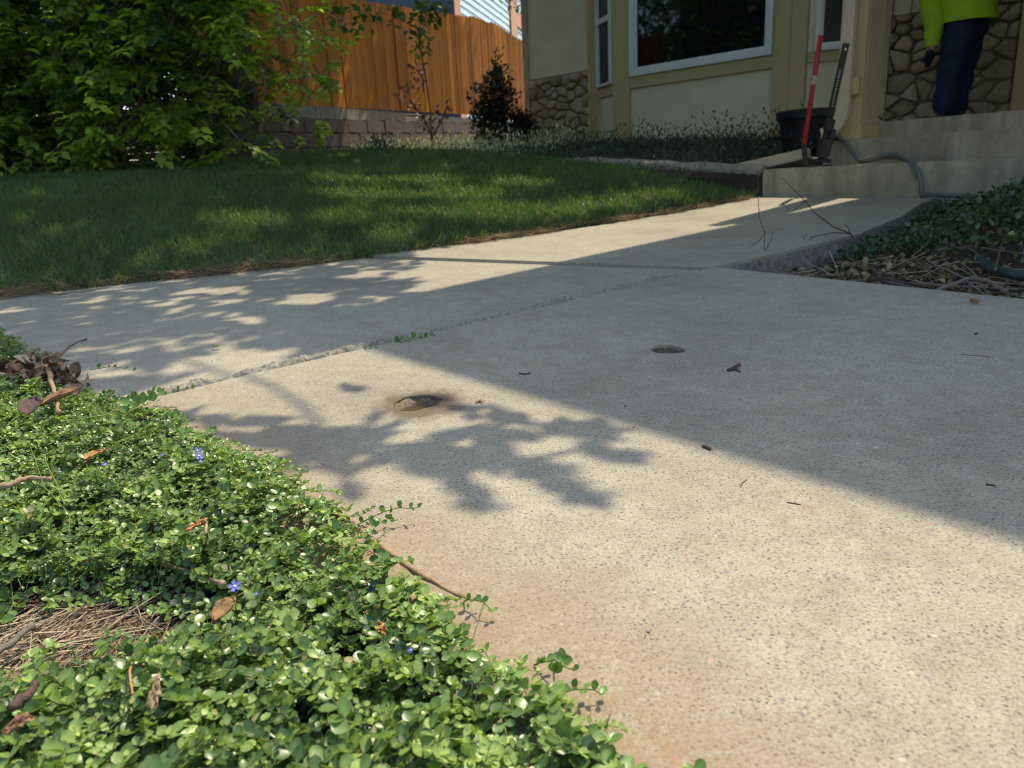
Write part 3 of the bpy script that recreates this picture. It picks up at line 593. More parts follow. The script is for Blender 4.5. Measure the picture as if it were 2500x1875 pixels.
for pts_, r_, lab in ((((1518, 963), (1526, 966), (1535, 970)), .0017, 'short thick black twig at the shadow edge'), (((1600, 1052), (1603, 1044), (1613, 1036)), .0005, 'thin bent dark wisp in the sun below the shadow edge'),
                      (((1122, 806), (1134, 808), (1146, 806)), .0012, 'dark flat bark bit left in the shade above the shadow edge'), (((2130, 1046), (2150, 1049)), .0008, 'thin dark bit in the shade at the right'),
                      (((2075, 766), (2110, 768), (2140, 771)), .0004, 'long hair thin stalk in the shade at the far right'), (((1700, 1085), (1730, 1090)), .0005, 'thin dark wisp right of the bent one')):
    o = MB().tube([gp(x, y, .008+r_) for x, y in pts_], r_, 6).build('twig_bit', M['stick_dark'], smooth=True); tag(o, lab, 'twig', 'twig bits on the slab')
c = gp(460, 752, .004); o = link('fallen_leaf', leaf_mesh('fallen_leaf', np.array([c, c+[.006, .002, 0]]), np.array([[.9, .3, .15], [-.6, .5, .3]]), np.array([[0, -.3, 1], [.2, 0, 1]]), np.array([.018, .014]), np.tile([.13, .22, .04], (2, 1)), 'long'), M['creeper']); tag(o, 'small green leaf fallen on the shaded walkway', 'leaf')

# ------------------------------------------------------------------ grass
def blades(x, y, z, h, wdt, lean, col, tipcol=None):
    n = len(x); a = RNG.uniform(0, 2*pi, n); b = RNG.uniform(0, 2*pi, n); ld = np.stack([np.cos(a), np.sin(a)], -1)*lean[:, None]; sd = np.stack([np.cos(b), np.sin(b)], -1)
    V = np.zeros((n, 7, 3)); fr = [0, .45, .8, 1]; wf = [1, .9, .55, 0]; idx = 0
    for f, wq in zip(fr, wf):
        cx = x+ld[:, 0]*h*f*f; cy = y+ld[:, 1]*h*f*f; cz = z+h*f*(1-.35*lean*f)
        for s in ((-1, 1) if wq else (0,)):
            V[:, idx] = np.stack([cx+s*wq*wdt*sd[:, 0]*.5, cy+s*wq*wdt*sd[:, 1]*.5, cz], -1); idx += 1
    T = np.array([(0, 1, 3), (0, 3, 2), (2, 3, 5), (2, 5, 4), (4, 5, 6)]); T = (T[None]+(np.arange(n)*7)[:, None, None]).reshape(-1, 3)
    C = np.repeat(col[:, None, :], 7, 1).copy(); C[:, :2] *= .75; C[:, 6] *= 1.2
    return V.reshape(-1, 3), T, C.reshape(-1, 3)
def lawn_pts(n, y0, y1, x0, x1):
    x = RNG.uniform(x0, x1, n); y = RNG.uniform(y0, y1, n); ok = in_lawn(x, y, -.045) & frustum_ok(x, y, .1, 1.4, 1.6); return x[ok], y[ok]
GP = []
for (n, y0, y1, x0, x1, h, wd_) in ((175000, 1.4, 3.6, -4.2, 2, .058, .0026), (190000, 3.4, 6.2, -7.5, 2, .055, .0042), (90000, 6.0, 11.5, -8, 3, .06, .0075)):
    x, y = lawn_pts(n, y0, y1, x0, x1); n = len(x); ed = (y-np.interp(x, LEX, LEY))
    hh = h*RNG.uniform(.55, 1.2, n)*(.75+.5*vnoise(x*3, y*3, 21))*(1.35-.35*sstep(ed/.25)); dry = RNG.random(n) < (.10+.75*vnoise(x*4.5, y*4.5, 19)*np.exp(-np.clip(ed, 0, 9)/.13))
    cg = np.array([.085, .155, .055])*(.65+.7*RNG.random((n, 1)))*(.75+.5*vnoise(x*1.7, y*1.7, 5)[:, None]); cg[:, 0] *= .8+.5*RNG.random(n)
    cd = np.array([.30, .235, .11])*(.6+.6*RNG.random((n, 1))); col = np.where(dry[:, None], cd, cg); lean = np.where(dry, RNG.uniform(.4, 1.5, n), RNG.uniform(.1, 1.0, n))
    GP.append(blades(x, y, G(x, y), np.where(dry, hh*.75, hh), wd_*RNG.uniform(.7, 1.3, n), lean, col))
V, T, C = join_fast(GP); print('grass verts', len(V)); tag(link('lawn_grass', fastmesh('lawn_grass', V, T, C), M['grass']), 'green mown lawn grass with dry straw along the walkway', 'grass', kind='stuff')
# straw thatch along the lawn rim
n = 5200; tx = RNG.uniform(-3.0, 1.4, n); ty = np.interp(tx, LEX, LEY)+RNG.normal(.012, .028, n)+.03*(vnoise(tx*9, 1.5, 3)-.5); pp = []
kp = RNG.random(n) < .08+1.2*sstep((vnoise(tx*5, ty*5, 19)-.4)/.3); tx, ty = tx[kp], ty[kp]; n = len(tx)
for (lo, hi) in ((0, n),):
    s = np.linspace(-.5, .5, 4)[None]; a = RNG.normal(.6, .8, n)[:, None]; L = RNG.uniform(.02, .09, n)[:, None]
    pth = np.stack([tx[:, None]+L*s*np.cos(a), ty[:, None]+L*s*np.sin(a), np.maximum(SL*ty[:, None]+.004, G(tx, ty)[:, None]+.01)+RNG.random((n, 1))*.022+L*s*RNG.normal(0, .3, (n, 1))], -1)
    pp.append(stalks(pth, .0009, .0006, np.array([.33, .24, .13])*RNG.uniform(.5, 1.3, (n, 1))))
V, T, C = join_fast(pp); tag(link('edge_straw', fastmesh('edge_straw', V, T, C), M['straw']), 'matted dry straw between the lawn and the walkway', 'straw', kind='stuff')
limb('twig', [gp(-10, 648, .004), gp(60, 632, .006), gp(130, 636, .01), gp(200, 628, .012)], [.004, .004, .0035, .002], M['stick_grey'], 'long thin twig lying along the lawn edge at far left')

# ------------------------------------------------------------------ house
house = empty('brick_and_siding_house', H(-1.2, 2.9, .6)); house.name = 'suburban_house'
tag(house, 'cream and ochre house with a bay window, stone wainscot and covered porch', 'house')
AO = -1.225; D1 = 2.64; D2 = 2.948                  # bay front and main wall planes
def part(mb, name, mat, parent=house, **kw): return mb.build(name, M[mat], parent, **kw)
zt = 3.15
part(MB().hbox(-4.60, -3.53, D2+.02, D2+.16, 1.50, zt), 'wall', 'siding'); part(MB().hbox(-4.60, -3.53, D2+.02, D2+.16, .3, 1.497), 'foundation_wall', 'mortar_dark')
part(MB().hbox(-4.62, -4.54, D2-.012, D2+.14, .3, zt), 'corner_board', 'trim2')
part(MB().hbox(-4.60, -4.46, D2+.17, D2+4, .3, zt), 'wall', 'siding')
part(MB().hbox(-.34, 3.2, D2+.02, D2+.16, 1.505, zt), 'wall', 'siding'); part(MB().hbox(-.34, 3.2, D2+.02, D2+.16, .3, 1.502), 'foundation_wall', 'mortar_dark')
def clip(poly, p, nrm):
    outp = []
    for k in range(len(poly)):
        a, b = poly[k], poly[(k+1) % len(poly)]; da, db = (a-p) @ nrm, (b-p) @ nrm
        if da <= 0: outp.append(a)
        if da*db < 0: outp.append(a+(b-a)*(da/(da-db)))
    return outp
def stones(a0, a1, z0, z1, D, n, seed):
    rg = np.random.default_rng(seed); W_, H_ = a1-a0, z1-z0; pts = [];
    tries = 0; rmin = .62*sqrt(W_*H_/n)
    while len(pts) < n and tries < 20000:
        p = np.array([rg.uniform(0, W_), rg.uniform(0, H_)]); tries += 1; k = rg.uniform(.65, 1.15)
        if all(np.hypot((p-q)[0], (p-q)[1]*1.25) > rmin*k for q in pts): pts.append(p)
    pts = np.array(pts); V = []; T = []; C = []
    for i, p in enumerate(pts):
        poly = [np.array(c, float) for c in ((0, 0), (W_, 0), (W_, H_), (0, H_))]
        for j, q in enumerate(pts):
            if j != i: poly = clip(poly, (p+q)/2, (q-p)*np.array([1, 2.0]))
            if len(poly) < 3: break
        if len(poly) < 3: continue
        c = sum(poly)/len(poly); rim = []
        for k in range(len(poly)):                     # round the corners and resample
            a, b, e = poly[k-1], poly[k], poly[(k+1) % len(poly)]
            for f in (.22, .5): rim.append(b+(a-b)*f*.5 if f == .22 else b+((a-b)+(e-b))*.10)
            rim.append(b+(e-b)*.11)
        rim = [c+(r_-c)*(1-.009/max(.03, np.linalg.norm(r_-c))) for r_ in rim]; m_ = len(rim); dep = rg.uniform(.025, .07); o = len(V)
        for sc, dd in ((1.0, 0), (.97, dep*.7), (.86, dep), (.45, dep*1.08)):
            for r_ in rim: V.append(H(a0+c[0]+(r_[0]-c[0])*sc, D-dd+.006*(vnoise(r_[0]*40, r_[1]*40, seed)-.5), z0+c[1]+(r_[1]-c[1])*sc))
        V.append(H(a0+c[0], D-dep*1.1, z0+c[1]))
        for s in range(3):
            for k in range(m_): a, b = o+s*m_+k, o+s*m_+(k+1) % m_; T += [(a, b, b+m_), (a, b+m_, a+m_)]
        for k in range(m_): T.append((o+3*m_+k, o+3*m_+(k+1) % m_, o+4*m_))
        base = np.array([.47, .37, .25])*rg.uniform(.65, 1.2)*np.array([1, rg.uniform(.97, 1.02), rg.uniform(.9, 1.06)]); C += [base]*(4*m_+1)
    return fastmesh('stone_wainscot', np.array(V), np.array(T), np.array(C))
link('stone_wainscot', stones(-4.53, -3.56, .45, 1.49, D2+.018, 66, 5), M['stone'], house, False)
link('stone_wainscot', stones(-.36, .60, .50, 1.495, D2+.018, 58, 9), M['stone'], house, False)
# bay: three faces given by their start corner and direction in the house frame
def face(a0, d0, a1, d1): 
    p = np.array([a0, d0]); q = np.array([a1, d1]); L = np.linalg.norm(q-p); t = (q-p)/L; nn = np.array([t[1], -t[0]]); return p, t, nn, L
def fbox(mb, F_, s0, s1, o0, o1, z0, z1):            # s along the face, o outwards
    p, t, nn, L = F_
    def c(s, o): r = p+t*s+nn*o; return r
    pts = [(s0, o0), (s1, o0), (s1, o1), (s0, o1)]
    return mb.hexa([H(*c(s, o), z0) for s, o in pts]+[H(*c(s, o), z1) for s, o in pts])
FL = face(-3.555, D2, -3.008, D1); FF = face(-3.008, D1, -.92, D1); FR = face(-.92, D1, -.36, D2)
for F_ in (FL, FF, FR): part(fbox(MB(), F_, 0.0, F_[3], -.12, 0, .3, zt), 'wall', 'siding')
def window(F_, s0, s1, z0, z1, fw, name='window', mid=None, inner=True, gm='glass'):
    wo = MB(); fbox(wo, F_, s0, s1, .004, .055, z0, z0+fw); fbox(wo, F_, s0, s1, .004, .055, z1-fw, z1); fbox(wo, F_, s0, s0+fw, .004, .055, z0+fw+.001, z1-fw-.001); fbox(wo, F_, s1-fw, s1, .004, .055, z0+fw+.001, z1-fw-.001)
    fr = wo.build(name, M['white'], house, bevel=.004)
    if inner:
        g_ = fw*.45; b0, b1 = fw-.002, fw+g_; ib = MB(); fbox(ib, F_, s0+b0, s1-b0, .01, .034, z0+b0, z0+b1); fbox(ib, F_, s0+b0, s0+b1, .01, .034, z0+b1+.001, z1-b1); fbox(ib, F_, s1-b1, s1-b0, .01, .034, z0+b1+.001, z1-b1)
        ib.build('sash', M['white'], fr, bevel=.003)
    if mid: fbox(MB(), F_, s0+fw, s1-fw, .012, .045, mid, mid+.055).build('meeting_rail', M['white'], fr, bevel=.003)
    fbox(MB(), F_, s0+fw, s1-fw, .008, .016, z0+fw, z1-fw).build('pane', M[gm], fr)
    return fr
window(FF, .218, 1.778, 1.30, 2.75, .058)
fL = FL[3]; window(FL, fL-.40, fL-.02, 1.262, 2.72, .03, mid=1.90, inner=False, gm='screen')
window(FR, .05, FR[3]-.06, 1.275, 2.72, .045, inner=True, gm='screen')
part(fbox(MB(), FF, .216, 1.78, .001, .03, 1.19, 1.298), 'window_apron', 'trim'); part(fbox(MB(), FL, .05, fL-.001, .001, .02, 1.16, 1.258), 'window_apron', 'trim'); part(fbox(MB(), FR, .001, FR[3], .001, .025, 1.19, 1.272), 'window_apron', 'trim')
part(fbox(MB(), FF, -.004, .214, .001, .042, .3, zt), 'corner_post', 'trim', bevel=.004); part(fbox(MB(), FF, 1.784, 2.09, .001, .040, .3, zt), 'corner_post', 'trim', bevel=.004)
part(fbox(MB(), FF, 1.93, 1.945, .041, .050, .3, zt), 'post_batten', 'trim')
part(fbox(MB(), FL, 0.0, .215, .001, .03, .3, zt), 'corner_post', 'trim'); 
part(MB().hbox(-3.60, -3.50, D2-.03, D2+.015, .3, zt), 'corner_post', 'trim')
part(MB().hbox(-.40, -.33, D2-.05, D2+.0, .3, zt), 'corner_post', 'trim2')
part(MB().hbox(-.33, -.20, D2-.012, D2+.017, 1.50, zt), 'panel_board', 'siding')
# entry door at the right end of the porch wall
part(MB().hbox(.61, .73, D2-.06, D2+.01, .555, 2.75), 'door_casing', 'trim'); part(MB().hbox(1.75, 1.87, D2-.06, D2+.01, .555, 2.75), 'door_casing', 'trim')
dr = part(MB().hbox(.735, 1.745, D2-.03, D2+.01, .56, 2.74), 'door', 'trim', bevel=.004); MB().hbox(.83, 1.65, D2-.036, D2-.031, .78, 2.55).build('pane', M['glass'], dr); MB().hbox(1.68, 1.71, D2-.08, D2-.031, 1.5, 1.62).build('handle', M['steel'], dr)
# porch post, downspout
part(MB().hbox(.300, .402, .36, .640, .455, 3.0), 'porch_post', 'trim', bevel=.004); part(MB().hbox(.290, .412, .352, .650, .456, .535), 'post_base', 'trim', bevel=.004)
part(MB().hbox(.4025, .406, .40, .60, .54, 3.0), 'post_face', 'trim2')
ds = [H(.322, .31, 3.0), H(.322, .31, 1.5), H(.322, .31, .66), H(.318, .308, .60), H(.306, .302, .555), H(.283, .29, .52), H(.255, .275, .498), H(.225, .26, .488)]
cs = MB(); rg_ = []
for k_, p_ in enumerate(ds):
    t_ = unit(ds[min(k_+1, 7)]-ds[max(k_-1, 0)]); b_ = unit(np.cross(t_, VD)); c_ = np.cross(b_, t_); rg_ += [p_+b_*x_*.034+c_*y_*.028 for x_, y_ in ((-1, -.8), (-.8, -1), (.8, -1), (1, -.8), (1, .8), (.8, 1), (-.8, 1), (-1, .8))]
cs.add(rg_, [(i_*8+j_, i_*8+(j_+1) % 8, (i_+1)*8+(j_+1) % 8, (i_+1)*8+j_) for i_ in range(7) for j_ in range(8)]+[tuple(range(56, 64))])
dsp = part(cs, 'downspout', 'tan'); MB().hbox(.284, .360, .278, .345, .72, .732).build('strap', M['tan'], dsp); MB().hbox(.358, .395, .315, .357, .70, .79).build('bracket', M['trim'], dsp)
# roofs (above the picture): main roof with eaves and the porch roof that throws the shadow
cx, cy = -.43+1.0*0, 1.70
def shadow_src(x, y, z): k = (z-SL*y)/SV[2]; return np.array([x+SV[0]*k, y+SV[1]*k, z])
rc = shadow_src(-.40, 1.655, 2.90); ra = (rc-S0) @ UA; rd = (rc-S0) @ VD
A7, DR = ra+7.5, rd-.045*7.5                          # the roof's front edge runs slightly askew to the house
def slabh(a0, a1, d00, d01, d1, d11, z0, z1, z2, z3): return MB().hexa([H(a0, d00, z0), H(a1, d01, z0), H(a1, d11, z0), H(a0, d1, z0), H(a0, d00, z1), H(a1, d01, z1), H(a1, d11, z3), H(a0, d1, z2)])
part(slabh(ra, A7, rd, DR, D2+.5, D2+.5, 2.90, 2.99, 2.99, 2.99), 'porch_roof', 'soffit'); part(slabh(ra-.01, A7, rd-.02, DR-.02, rd-.001, DR-.001, 2.86, 3.03, 3.03, 3.03), 'fascia', 'trim2')
part(slabh(ra-.03, A7, rd-.05, DR-.05, D2+.5, D2+.5, 3.032, 3.05, 3.9, 3.9), 'porch_roof_top', 'roof')
part(MB().hbox(-5.0, ra-.04, D1-.45, D2+6, 3.16, 3.30), 'eaves', 'soffit'); part(MB().hexa([H(-5.0, D1-.5, 3.302), H(8, D1-.5, 3.302), H(8, D2+8, 3.302), H(-5.0, D2+8, 3.302), H(-5, D1-.5, 3.33), H(8, D1-.5, 3.33), H(8, D2+4, 5.2), H(-5, D2+4, 5.2)]), 'roof', 'roof')
part(MB().hbox(-3.9, 7, D2+.6, D2+.7, .3, 3.1), 'inner_wall', 'dark_int')
part(MB().hbox(3.2, 3.4, .2, D2+.16, .3, 2.9), 'wall', 'siding')
# ------------------------------------------------------------------ porch steps
steps = empty('porch_steps', H(1.2, .5, .1)); tag(steps, 'two stained concrete steps and landing leading up to the porch', 'steps')
def stp(a0, a1, d0, d1, z0, z1, name): return MB().hbox(a0, a1, d0, d1, z0, z1).build(name, M['con_step'], steps, bevel=.007)
stp(0, 1.30, 0, .40, .0, .314, 'lower_step'); stp(1.31, 3.2, -.02, .40, .0, .318, 'side_block'); stp(.20, 3.2, .33, .80, .1, .455, 'upper_step'); stp(.36, 3.2, .715, D2+.02, .2, .556, 'porch_floor')
# ------------------------------------------------------------------ jack, tub, downspout extension, hose
t = empty('farm_jack', H(.22, .12, .314)); JY = 4.33
a_ = P(1770, 352, JY); a_[2] = .32; b_ = P(1828, 93, JY-.1); ax = unit(b_-a_); sd = unit(np.cross(ax, FW)); fr_ = np.cross(sd, ax); L = np.linalg.norm(b_-a_)
bar = MB(); hw = .0165; ht = .006; nh = 22; s0 = .30*L; pitchh = (L*.80-s0)/nh
for s_ in (-1, 1): bar.box(a_+ax*L/2+sd*s_*hw*.72, (hw*.56, ht*2, L), sd, fr_, ax)
bar.box(a_+ax*s0/2, (hw*.88, ht*1.98, s0), sd, fr_, ax); bar.box(a_+ax*(L+.80*L)/2, (hw*.88, ht*1.98, L*.2), sd, fr_, ax)
for k in range(nh): bar.box(a_+ax*(s0+pitchh*(k+.5)), (hw*.88, ht*1.98, pitchh*.45), sd, fr_, ax)
bar.build('steel_bar', M['steel'], t)
mk = MB(); mk.box(a_+ax*.10-fr_*.02, (.06, .05, .10), sd, fr_, ax).box(a_+ax*.22-fr_*.015, (.045, .045, .06), sd, fr_, ax).box(a_+ax*.03, (.10, .08, .02), sd, fr_, ax).box(a_+ax*.16+sd*-.03, (.03, .04, .08), sd, fr_, ax); mk.build('lifting_mechanism', M['steel'], t, bevel=.004)
MB().box(a_+np.array([0, 0, -.001]), (.12, .09, .012)).build('base_plate', M['steel'], t, bevel=.003)
MB().box(b_-ax*.03-fr_*.008, (.008, .01, .012), sd, fr_, ax).build('top_pin', M['white'], t)
h0 = P(1741, 350, JY-.03); h0[2] = .325; h1 = P(1737, 312, JY-.03); h2 = P(1773, 76, JY-.12)
MB().tube([h0, h1], .014, 10).build('handle_socket', M['steel'], t); hd = MB().tube([h1, (h1+h2)/2, h2], [.0135, .0132, .013], 14).build('handle', M['red'], t, smooth=True)
q1 = h1+(h2-h1)*.565; q2 = h1+(h2-h1)*.645; MB().tube([q1, q2], .0138, 14, cap=False).build('sticker', M['sticker'], hd, smooth=True)
tag(t, 'farm jack with red tube handle and black perforated bar leaning by the steps', 'jack')
tub = empty('black_tub', P(1750, 320, 5.5)); c0 = P(1752, 338, 5.45); rz0, rz1 = c0[2]-.02, c0[2]+.31; mb = MB(); rings = []
for (r_, z_) in ((.165, rz0), (.19, rz0+.2), (.205, rz1-.06), (.222, rz1-.055), (.225, rz1), (.205, rz1), (.185, rz0+.2), (.16, rz0+.03)):
    rings.append([(c0[0]+r_*(abs(cos(k*pi/16))**.7)*np.sign(cos(k*pi/16))*1.05, c0[1]+r_*(abs(sin(k*pi/16))**.7)*np.sign(sin(k*pi/16)), z_) for k in range(32)])
mb.add([p for r_ in rings for p in r_], [(i*32+j, i*32+(j+1) % 32, (i+1)*32+(j+1) % 32, (i+1)*32+j) for i in range(7) for j in range(32)]+[tuple(range(7*32, 8*32))]); mb.build('bucket', M['black'], tub, smooth=False, bevel=0)
hp = [P(1683, 262, 5.3), P(1676, 275, 5.25), P(1690, 300, 5.22), P(1720, 292, 5.22)]; MB().tube(hp, .006, 6).build('handle', M['black'], tub)
tag(tub, 'black plastic tub standing in the bed behind the farm jack', 'tub')
e0 = P(1745, 330, 4.75); e1 = P(1662, 350, 4.75); e2 = P(1596, 364, 4.72); sdv = unit(np.cross(e2-e0, [0, 0, 1]))
ex = MB()
for pa, pb in ((e0, e2),):
    axx = unit(pb-pa); uu = np.cross(sdv, axx)
    ex.box((pa+pb)/2, (np.linalg.norm(pb-pa), .085, .058), axx, sdv, uu)
tag(ex.build('downspout_extension', M['tan'], bevel=.006), 'tan metal drain chute sloping from the porch post down to the lawn timber', 'drainpipe')
def smoothp(pts, n=6):
    pts = [np.array(p) for p in pts]; outp = []
    for i in range(len(pts)-1):
        p0, p1, p2, p3 = pts[max(0, i-1)], pts[i], pts[i+1], pts[min(len(pts)-1, i+2)]
        for k in range(n):
            t = k/n; outp.append(.5*((2*p1)+(-p0+p2)*t+(2*p0-5*p1+4*p2-p3)*t*t+(-p0+3*p1-3*p2+p3)*t**3))
    outp.append(pts[-1]); return outp
def onstep(px, py, dd):
    r_ = ray(px, py); p0 = H(0, dd, 0); return CC+r_*(((p0-CC) @ VD)/(r_ @ VD))
hpts = [onstep(1792, 287, .40), onstep(1812, 296, .34), onstep(1832, 315, .29), onstep(1846, 335, .24), onstep(1856, 347, .20), onstep(1880, 342, .14), onstep(1905, 336, .09), onstep(1935, 334, .05), onstep(1958, 341, .02), onstep(1975, 357, -.005), onstep(1986, 378, -.02), onstep(1990, 400, -.025), onstep(1991, 422, -.03), H(.90, -.06, .155), H(1.02, -.14, .152), H(1.2, -.24, .148)]
tag(MB().tube(smoothp(hpts), .0115, 10).build('garden_hose', M['hose'], smooth=True), 'grey green hose looping over the porch steps into the right bed', 'hose')
o = MB().tube(smoothp([onstep(1858, 350, .22), onstep(1885, 346, .17), onstep(1915, 341, .12), onstep(1945, 343, .07), onstep(1968, 358, .0), onstep(1980, 385, -.013)]), .009, 10).build('thin_hose', M['hose'], smooth=True); tag(o, 'second thinner hose strand lying under the big loop on the step', 'hose')
o = MB().tube(smoothp([G0(2120, 560, SL, 0), G0(2133, 575, SL, 0), G0(2160, 587, SL, .002), G0(2200, 595, SL, .002), G0(2260, 606, SL, .0), G0(2400, 650, SL, -.01)]), .0125, 12).build('garden_hose', M['hose_dark'], smooth=True); tag(o, 'dark hose end lying in the twigs at the right photo edge', 'hose')
o = MB().tube(smoothp([P(1600, 352, 5.0), P(1625, 330, 5.1), P(1660, 300, 5.2), P(1700, 300, 5.2)]), .007, 8).build('power_cord', M['black'], smooth=True); tag(o, 'thin black cord curving from the tub into the bed plants', 'cord')
c = G0(1873, 417, SL, .01); o = link('fallen_leaf', leaf_mesh('fallen_leaf', np.array([c-[.05, 0, 0], c]), np.array([[1, -.2, .15], [.8, .3, .1]]), np.array([[0, -.5, 1], [.1, -.6, 1]]), np.array([.07, .06]), np.tile([.65, .22, .08], (2, 1)), 'long'), M['purple']); tag(o, 'orange fallen leaf at the foot of the lower step', 'leaf')
# ------------------------------------------------------------------ timber edging of the bed
def timber(p, q, r, label):
    t = empty('landscape_timber', p); pts = [p+(q-p)*k/14+np.array([0, 0, .004*sin(k*2.1)]) for k in range(15)]
    MB().tube(pts, [r*RNG.uniform(.94, 1.05) for _ in pts], 9, squash=.8).build('log', M['timber'], t, smooth=True); tag(t, label, 'timber', 'timbers edging the bed')
timber(P(1648, 371, 4.55), P(1262, 351, 5.75), .05, 'long weathered timber edging the bed, nearest to the steps')
timber(P(1255, 349, 5.9), P(1150, 349, 6.5), .035, 'short weathered timber end at the far left of the bed edge')
o = MB().hexa([H(-.75, -.03, .10), H(-.01, -.03, .10), H(-.01, .02, .10), H(-.75, .02, .10), H(-.75, -.03, .30), H(-.01, -.03, .27), H(-.01, .02, .27), H(-.75, .02, .30)]).build('edging_brick', M['soil'], bevel=.01); tag(o, 'dark soil stained brick under the timber beside the lower step', 'brick')

# ------------------------------------------------------------------ plants by the house
def bushleaves(c, r, n, ln, colr, kind='simple', down=0.0, flat=.0, seed=0):
    d = unit(RNG.normal(0, 1, (n, 3))); rad = RNG.random((n, 1))**.45; p = np.array(c)+d*rad*np.array(r)*(1+.28*(vnoise(d[:, 0]*3+seed, d[:, 2]*3+seed, seed)[:, None]-.5)*2)
    ax = unit(d*.8+RNG.normal(0, .6, (n, 3))+[0, 0, .3-down]); nr = unit(RNG.normal(0, .6, (n, 3))+[0, 0, .8]); col = np.array(colr[0])+(np.array(colr[1])-np.array(colr[0]))*RNG.random((n, 1)); return p, ax, nr, ln*RNG.uniform(.6, 1.2, n), col
def cat(ps): return [np.concatenate(a) for a in zip(*ps)]
def strip(n, amin, amax, dmin, dmax, h0, h1, ln, cols, upr=1.2, sel=None):
    a = RNG.uniform(amin, amax, n); d = RNG.uniform(dmin, dmax, n); p = S0[None]+a[:, None]*UA+d[:, None]*VD; hh = RNG.uniform(h0, h1, n)*(.4+.9*vnoise(a*4, d*4, 9)); p[:, 2] = G(p[:, 0], p[:, 1])+hh*RNG.random(n)
    col = np.array(cols)[RNG.integers(0, len(cols), n)]*RNG.uniform(.7, 1.25, (n, 1)); return p, unit(RNG.normal(0, .6, (n, 3))+[0, 0, upr]), unit(RNG.normal(0, 1, (n, 3))+[-.3, -.5, .3]), ln*RNG.uniform(.6, 1.3, n), col
dk = [[.045, .065, .04], [.07, .09, .055], [.11, .125, .08], [.035, .05, .03]]
pa = cat([strip(11000, -3.7, -.42, .05, 2.55, .02, .12, .028, dk), strip(1200, -.42, .1, .9, 2.55, .06, .14, .034, dk), strip(1500, -3.0, .0, 1.6, 2.5, .12, .30, .036, dk)])
tag(link('bed_groundcover', leaf_mesh('bed_groundcover', *pa, 'simple', .8), M['shrubleaf']), 'dark grey green leafy ground cover filling the bed under the bay window', 'ground cover', kind='stuff')
sv = [[.60, .66, .38], [.46, .52, .34], [.72, .72, .50]]  # silvery leaf tone lifted paler, standing in for sunlight under the eaves
pa = cat([strip(4200, -5.4, -3.0, .3, 2.5, .08, .26, .036, sv)]); tag(link('silvery_plants', leaf_mesh('silvery_plants', *pa, 'simple', .75), M['shrubleaf']), 'pale silvery low plants in front of the stone wainscot', 'ground cover', kind='stuff')
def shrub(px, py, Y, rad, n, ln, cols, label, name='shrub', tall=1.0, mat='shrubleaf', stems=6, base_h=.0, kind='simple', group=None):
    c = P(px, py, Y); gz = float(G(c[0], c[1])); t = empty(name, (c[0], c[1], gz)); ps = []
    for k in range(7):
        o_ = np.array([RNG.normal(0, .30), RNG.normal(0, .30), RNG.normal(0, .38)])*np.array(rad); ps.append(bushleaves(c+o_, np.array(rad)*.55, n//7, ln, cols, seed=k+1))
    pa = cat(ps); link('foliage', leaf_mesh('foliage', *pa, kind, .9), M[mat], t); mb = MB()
    for k in range(stems):
        e = c+RNG.normal(0, .35, 3)*np.array(rad)+[0, 0, rad[2]*.3]; m_ = (np.array([c[0], c[1], gz])+e)/2+RNG.normal(0, .03, 3); mb.tube([np.array([c[0], c[1], gz-.02])+RNG.normal(0, .02, 3)*[1, 1, 0], m_, e], [.012, .008, .004], 5)
    mb.build('stems', M['bark'], t); return tag(t, label, 'shrub', group)
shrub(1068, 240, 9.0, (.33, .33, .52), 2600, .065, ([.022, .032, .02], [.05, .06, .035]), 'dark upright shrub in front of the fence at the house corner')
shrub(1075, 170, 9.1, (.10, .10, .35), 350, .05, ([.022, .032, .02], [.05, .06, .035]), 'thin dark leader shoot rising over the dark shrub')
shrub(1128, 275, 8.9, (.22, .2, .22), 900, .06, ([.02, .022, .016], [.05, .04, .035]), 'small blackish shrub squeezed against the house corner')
shrub(820, 325, 8.2, (.26, .2, .18), 500, .07, ([.09, .13, .10], [.14, .19, .15]), 'blue green leafy plant at the foot of the block wall')
# purple sapling
t = empty('purple_sapling', (P(930, 330, 9.0)[0], 9.0, .72)); b = P(935, 330, 9.0); mb = MB(); ps = []
for (q1, q2) in (((935, 330), (905, 90)), ((935, 300), (885, 215)), ((930, 300), (965, 235)), ((915, 200), (900, 150)), ((920, 260), (880, 250))):
    mb.tube(smoothp([P(*q1, 9.0), (P(*q1, 9.0)+P(*q2, 9.0))/2+[.03, 0, .02], P(*q2, 9.0)], 4), .009, 5)
mb.build('stem', M['stick_dark'], t)
for (x_, y_, r_) in ((885, 222, .12), (905, 150, .10), (955, 245, .12), (905, 250, .12), (872, 200, .07), (920, 265, .12), (898, 185, .08)): ps.append(bushleaves(P(x_, y_, 9.0), (r_, r_, r_*.8), 22, .07, ([.07, .035, .04], [.14, .07, .07])))
for (x_, y_, r_) in ((905, 110, .11), (910, 85, .12)): ps.append(bushleaves(P(x_, y_, 9.0), (r_, r_, r_*.8), 30, .08, ([.06, .12, .04], [.12, .2, .06])))
link('leaves', leaf_mesh('leaves', *cat(ps), 'simple', 1.0), M['purple'], t); tag(t, 'thin sapling with dark purple leaves in front of the wooden fence', 'sapling')

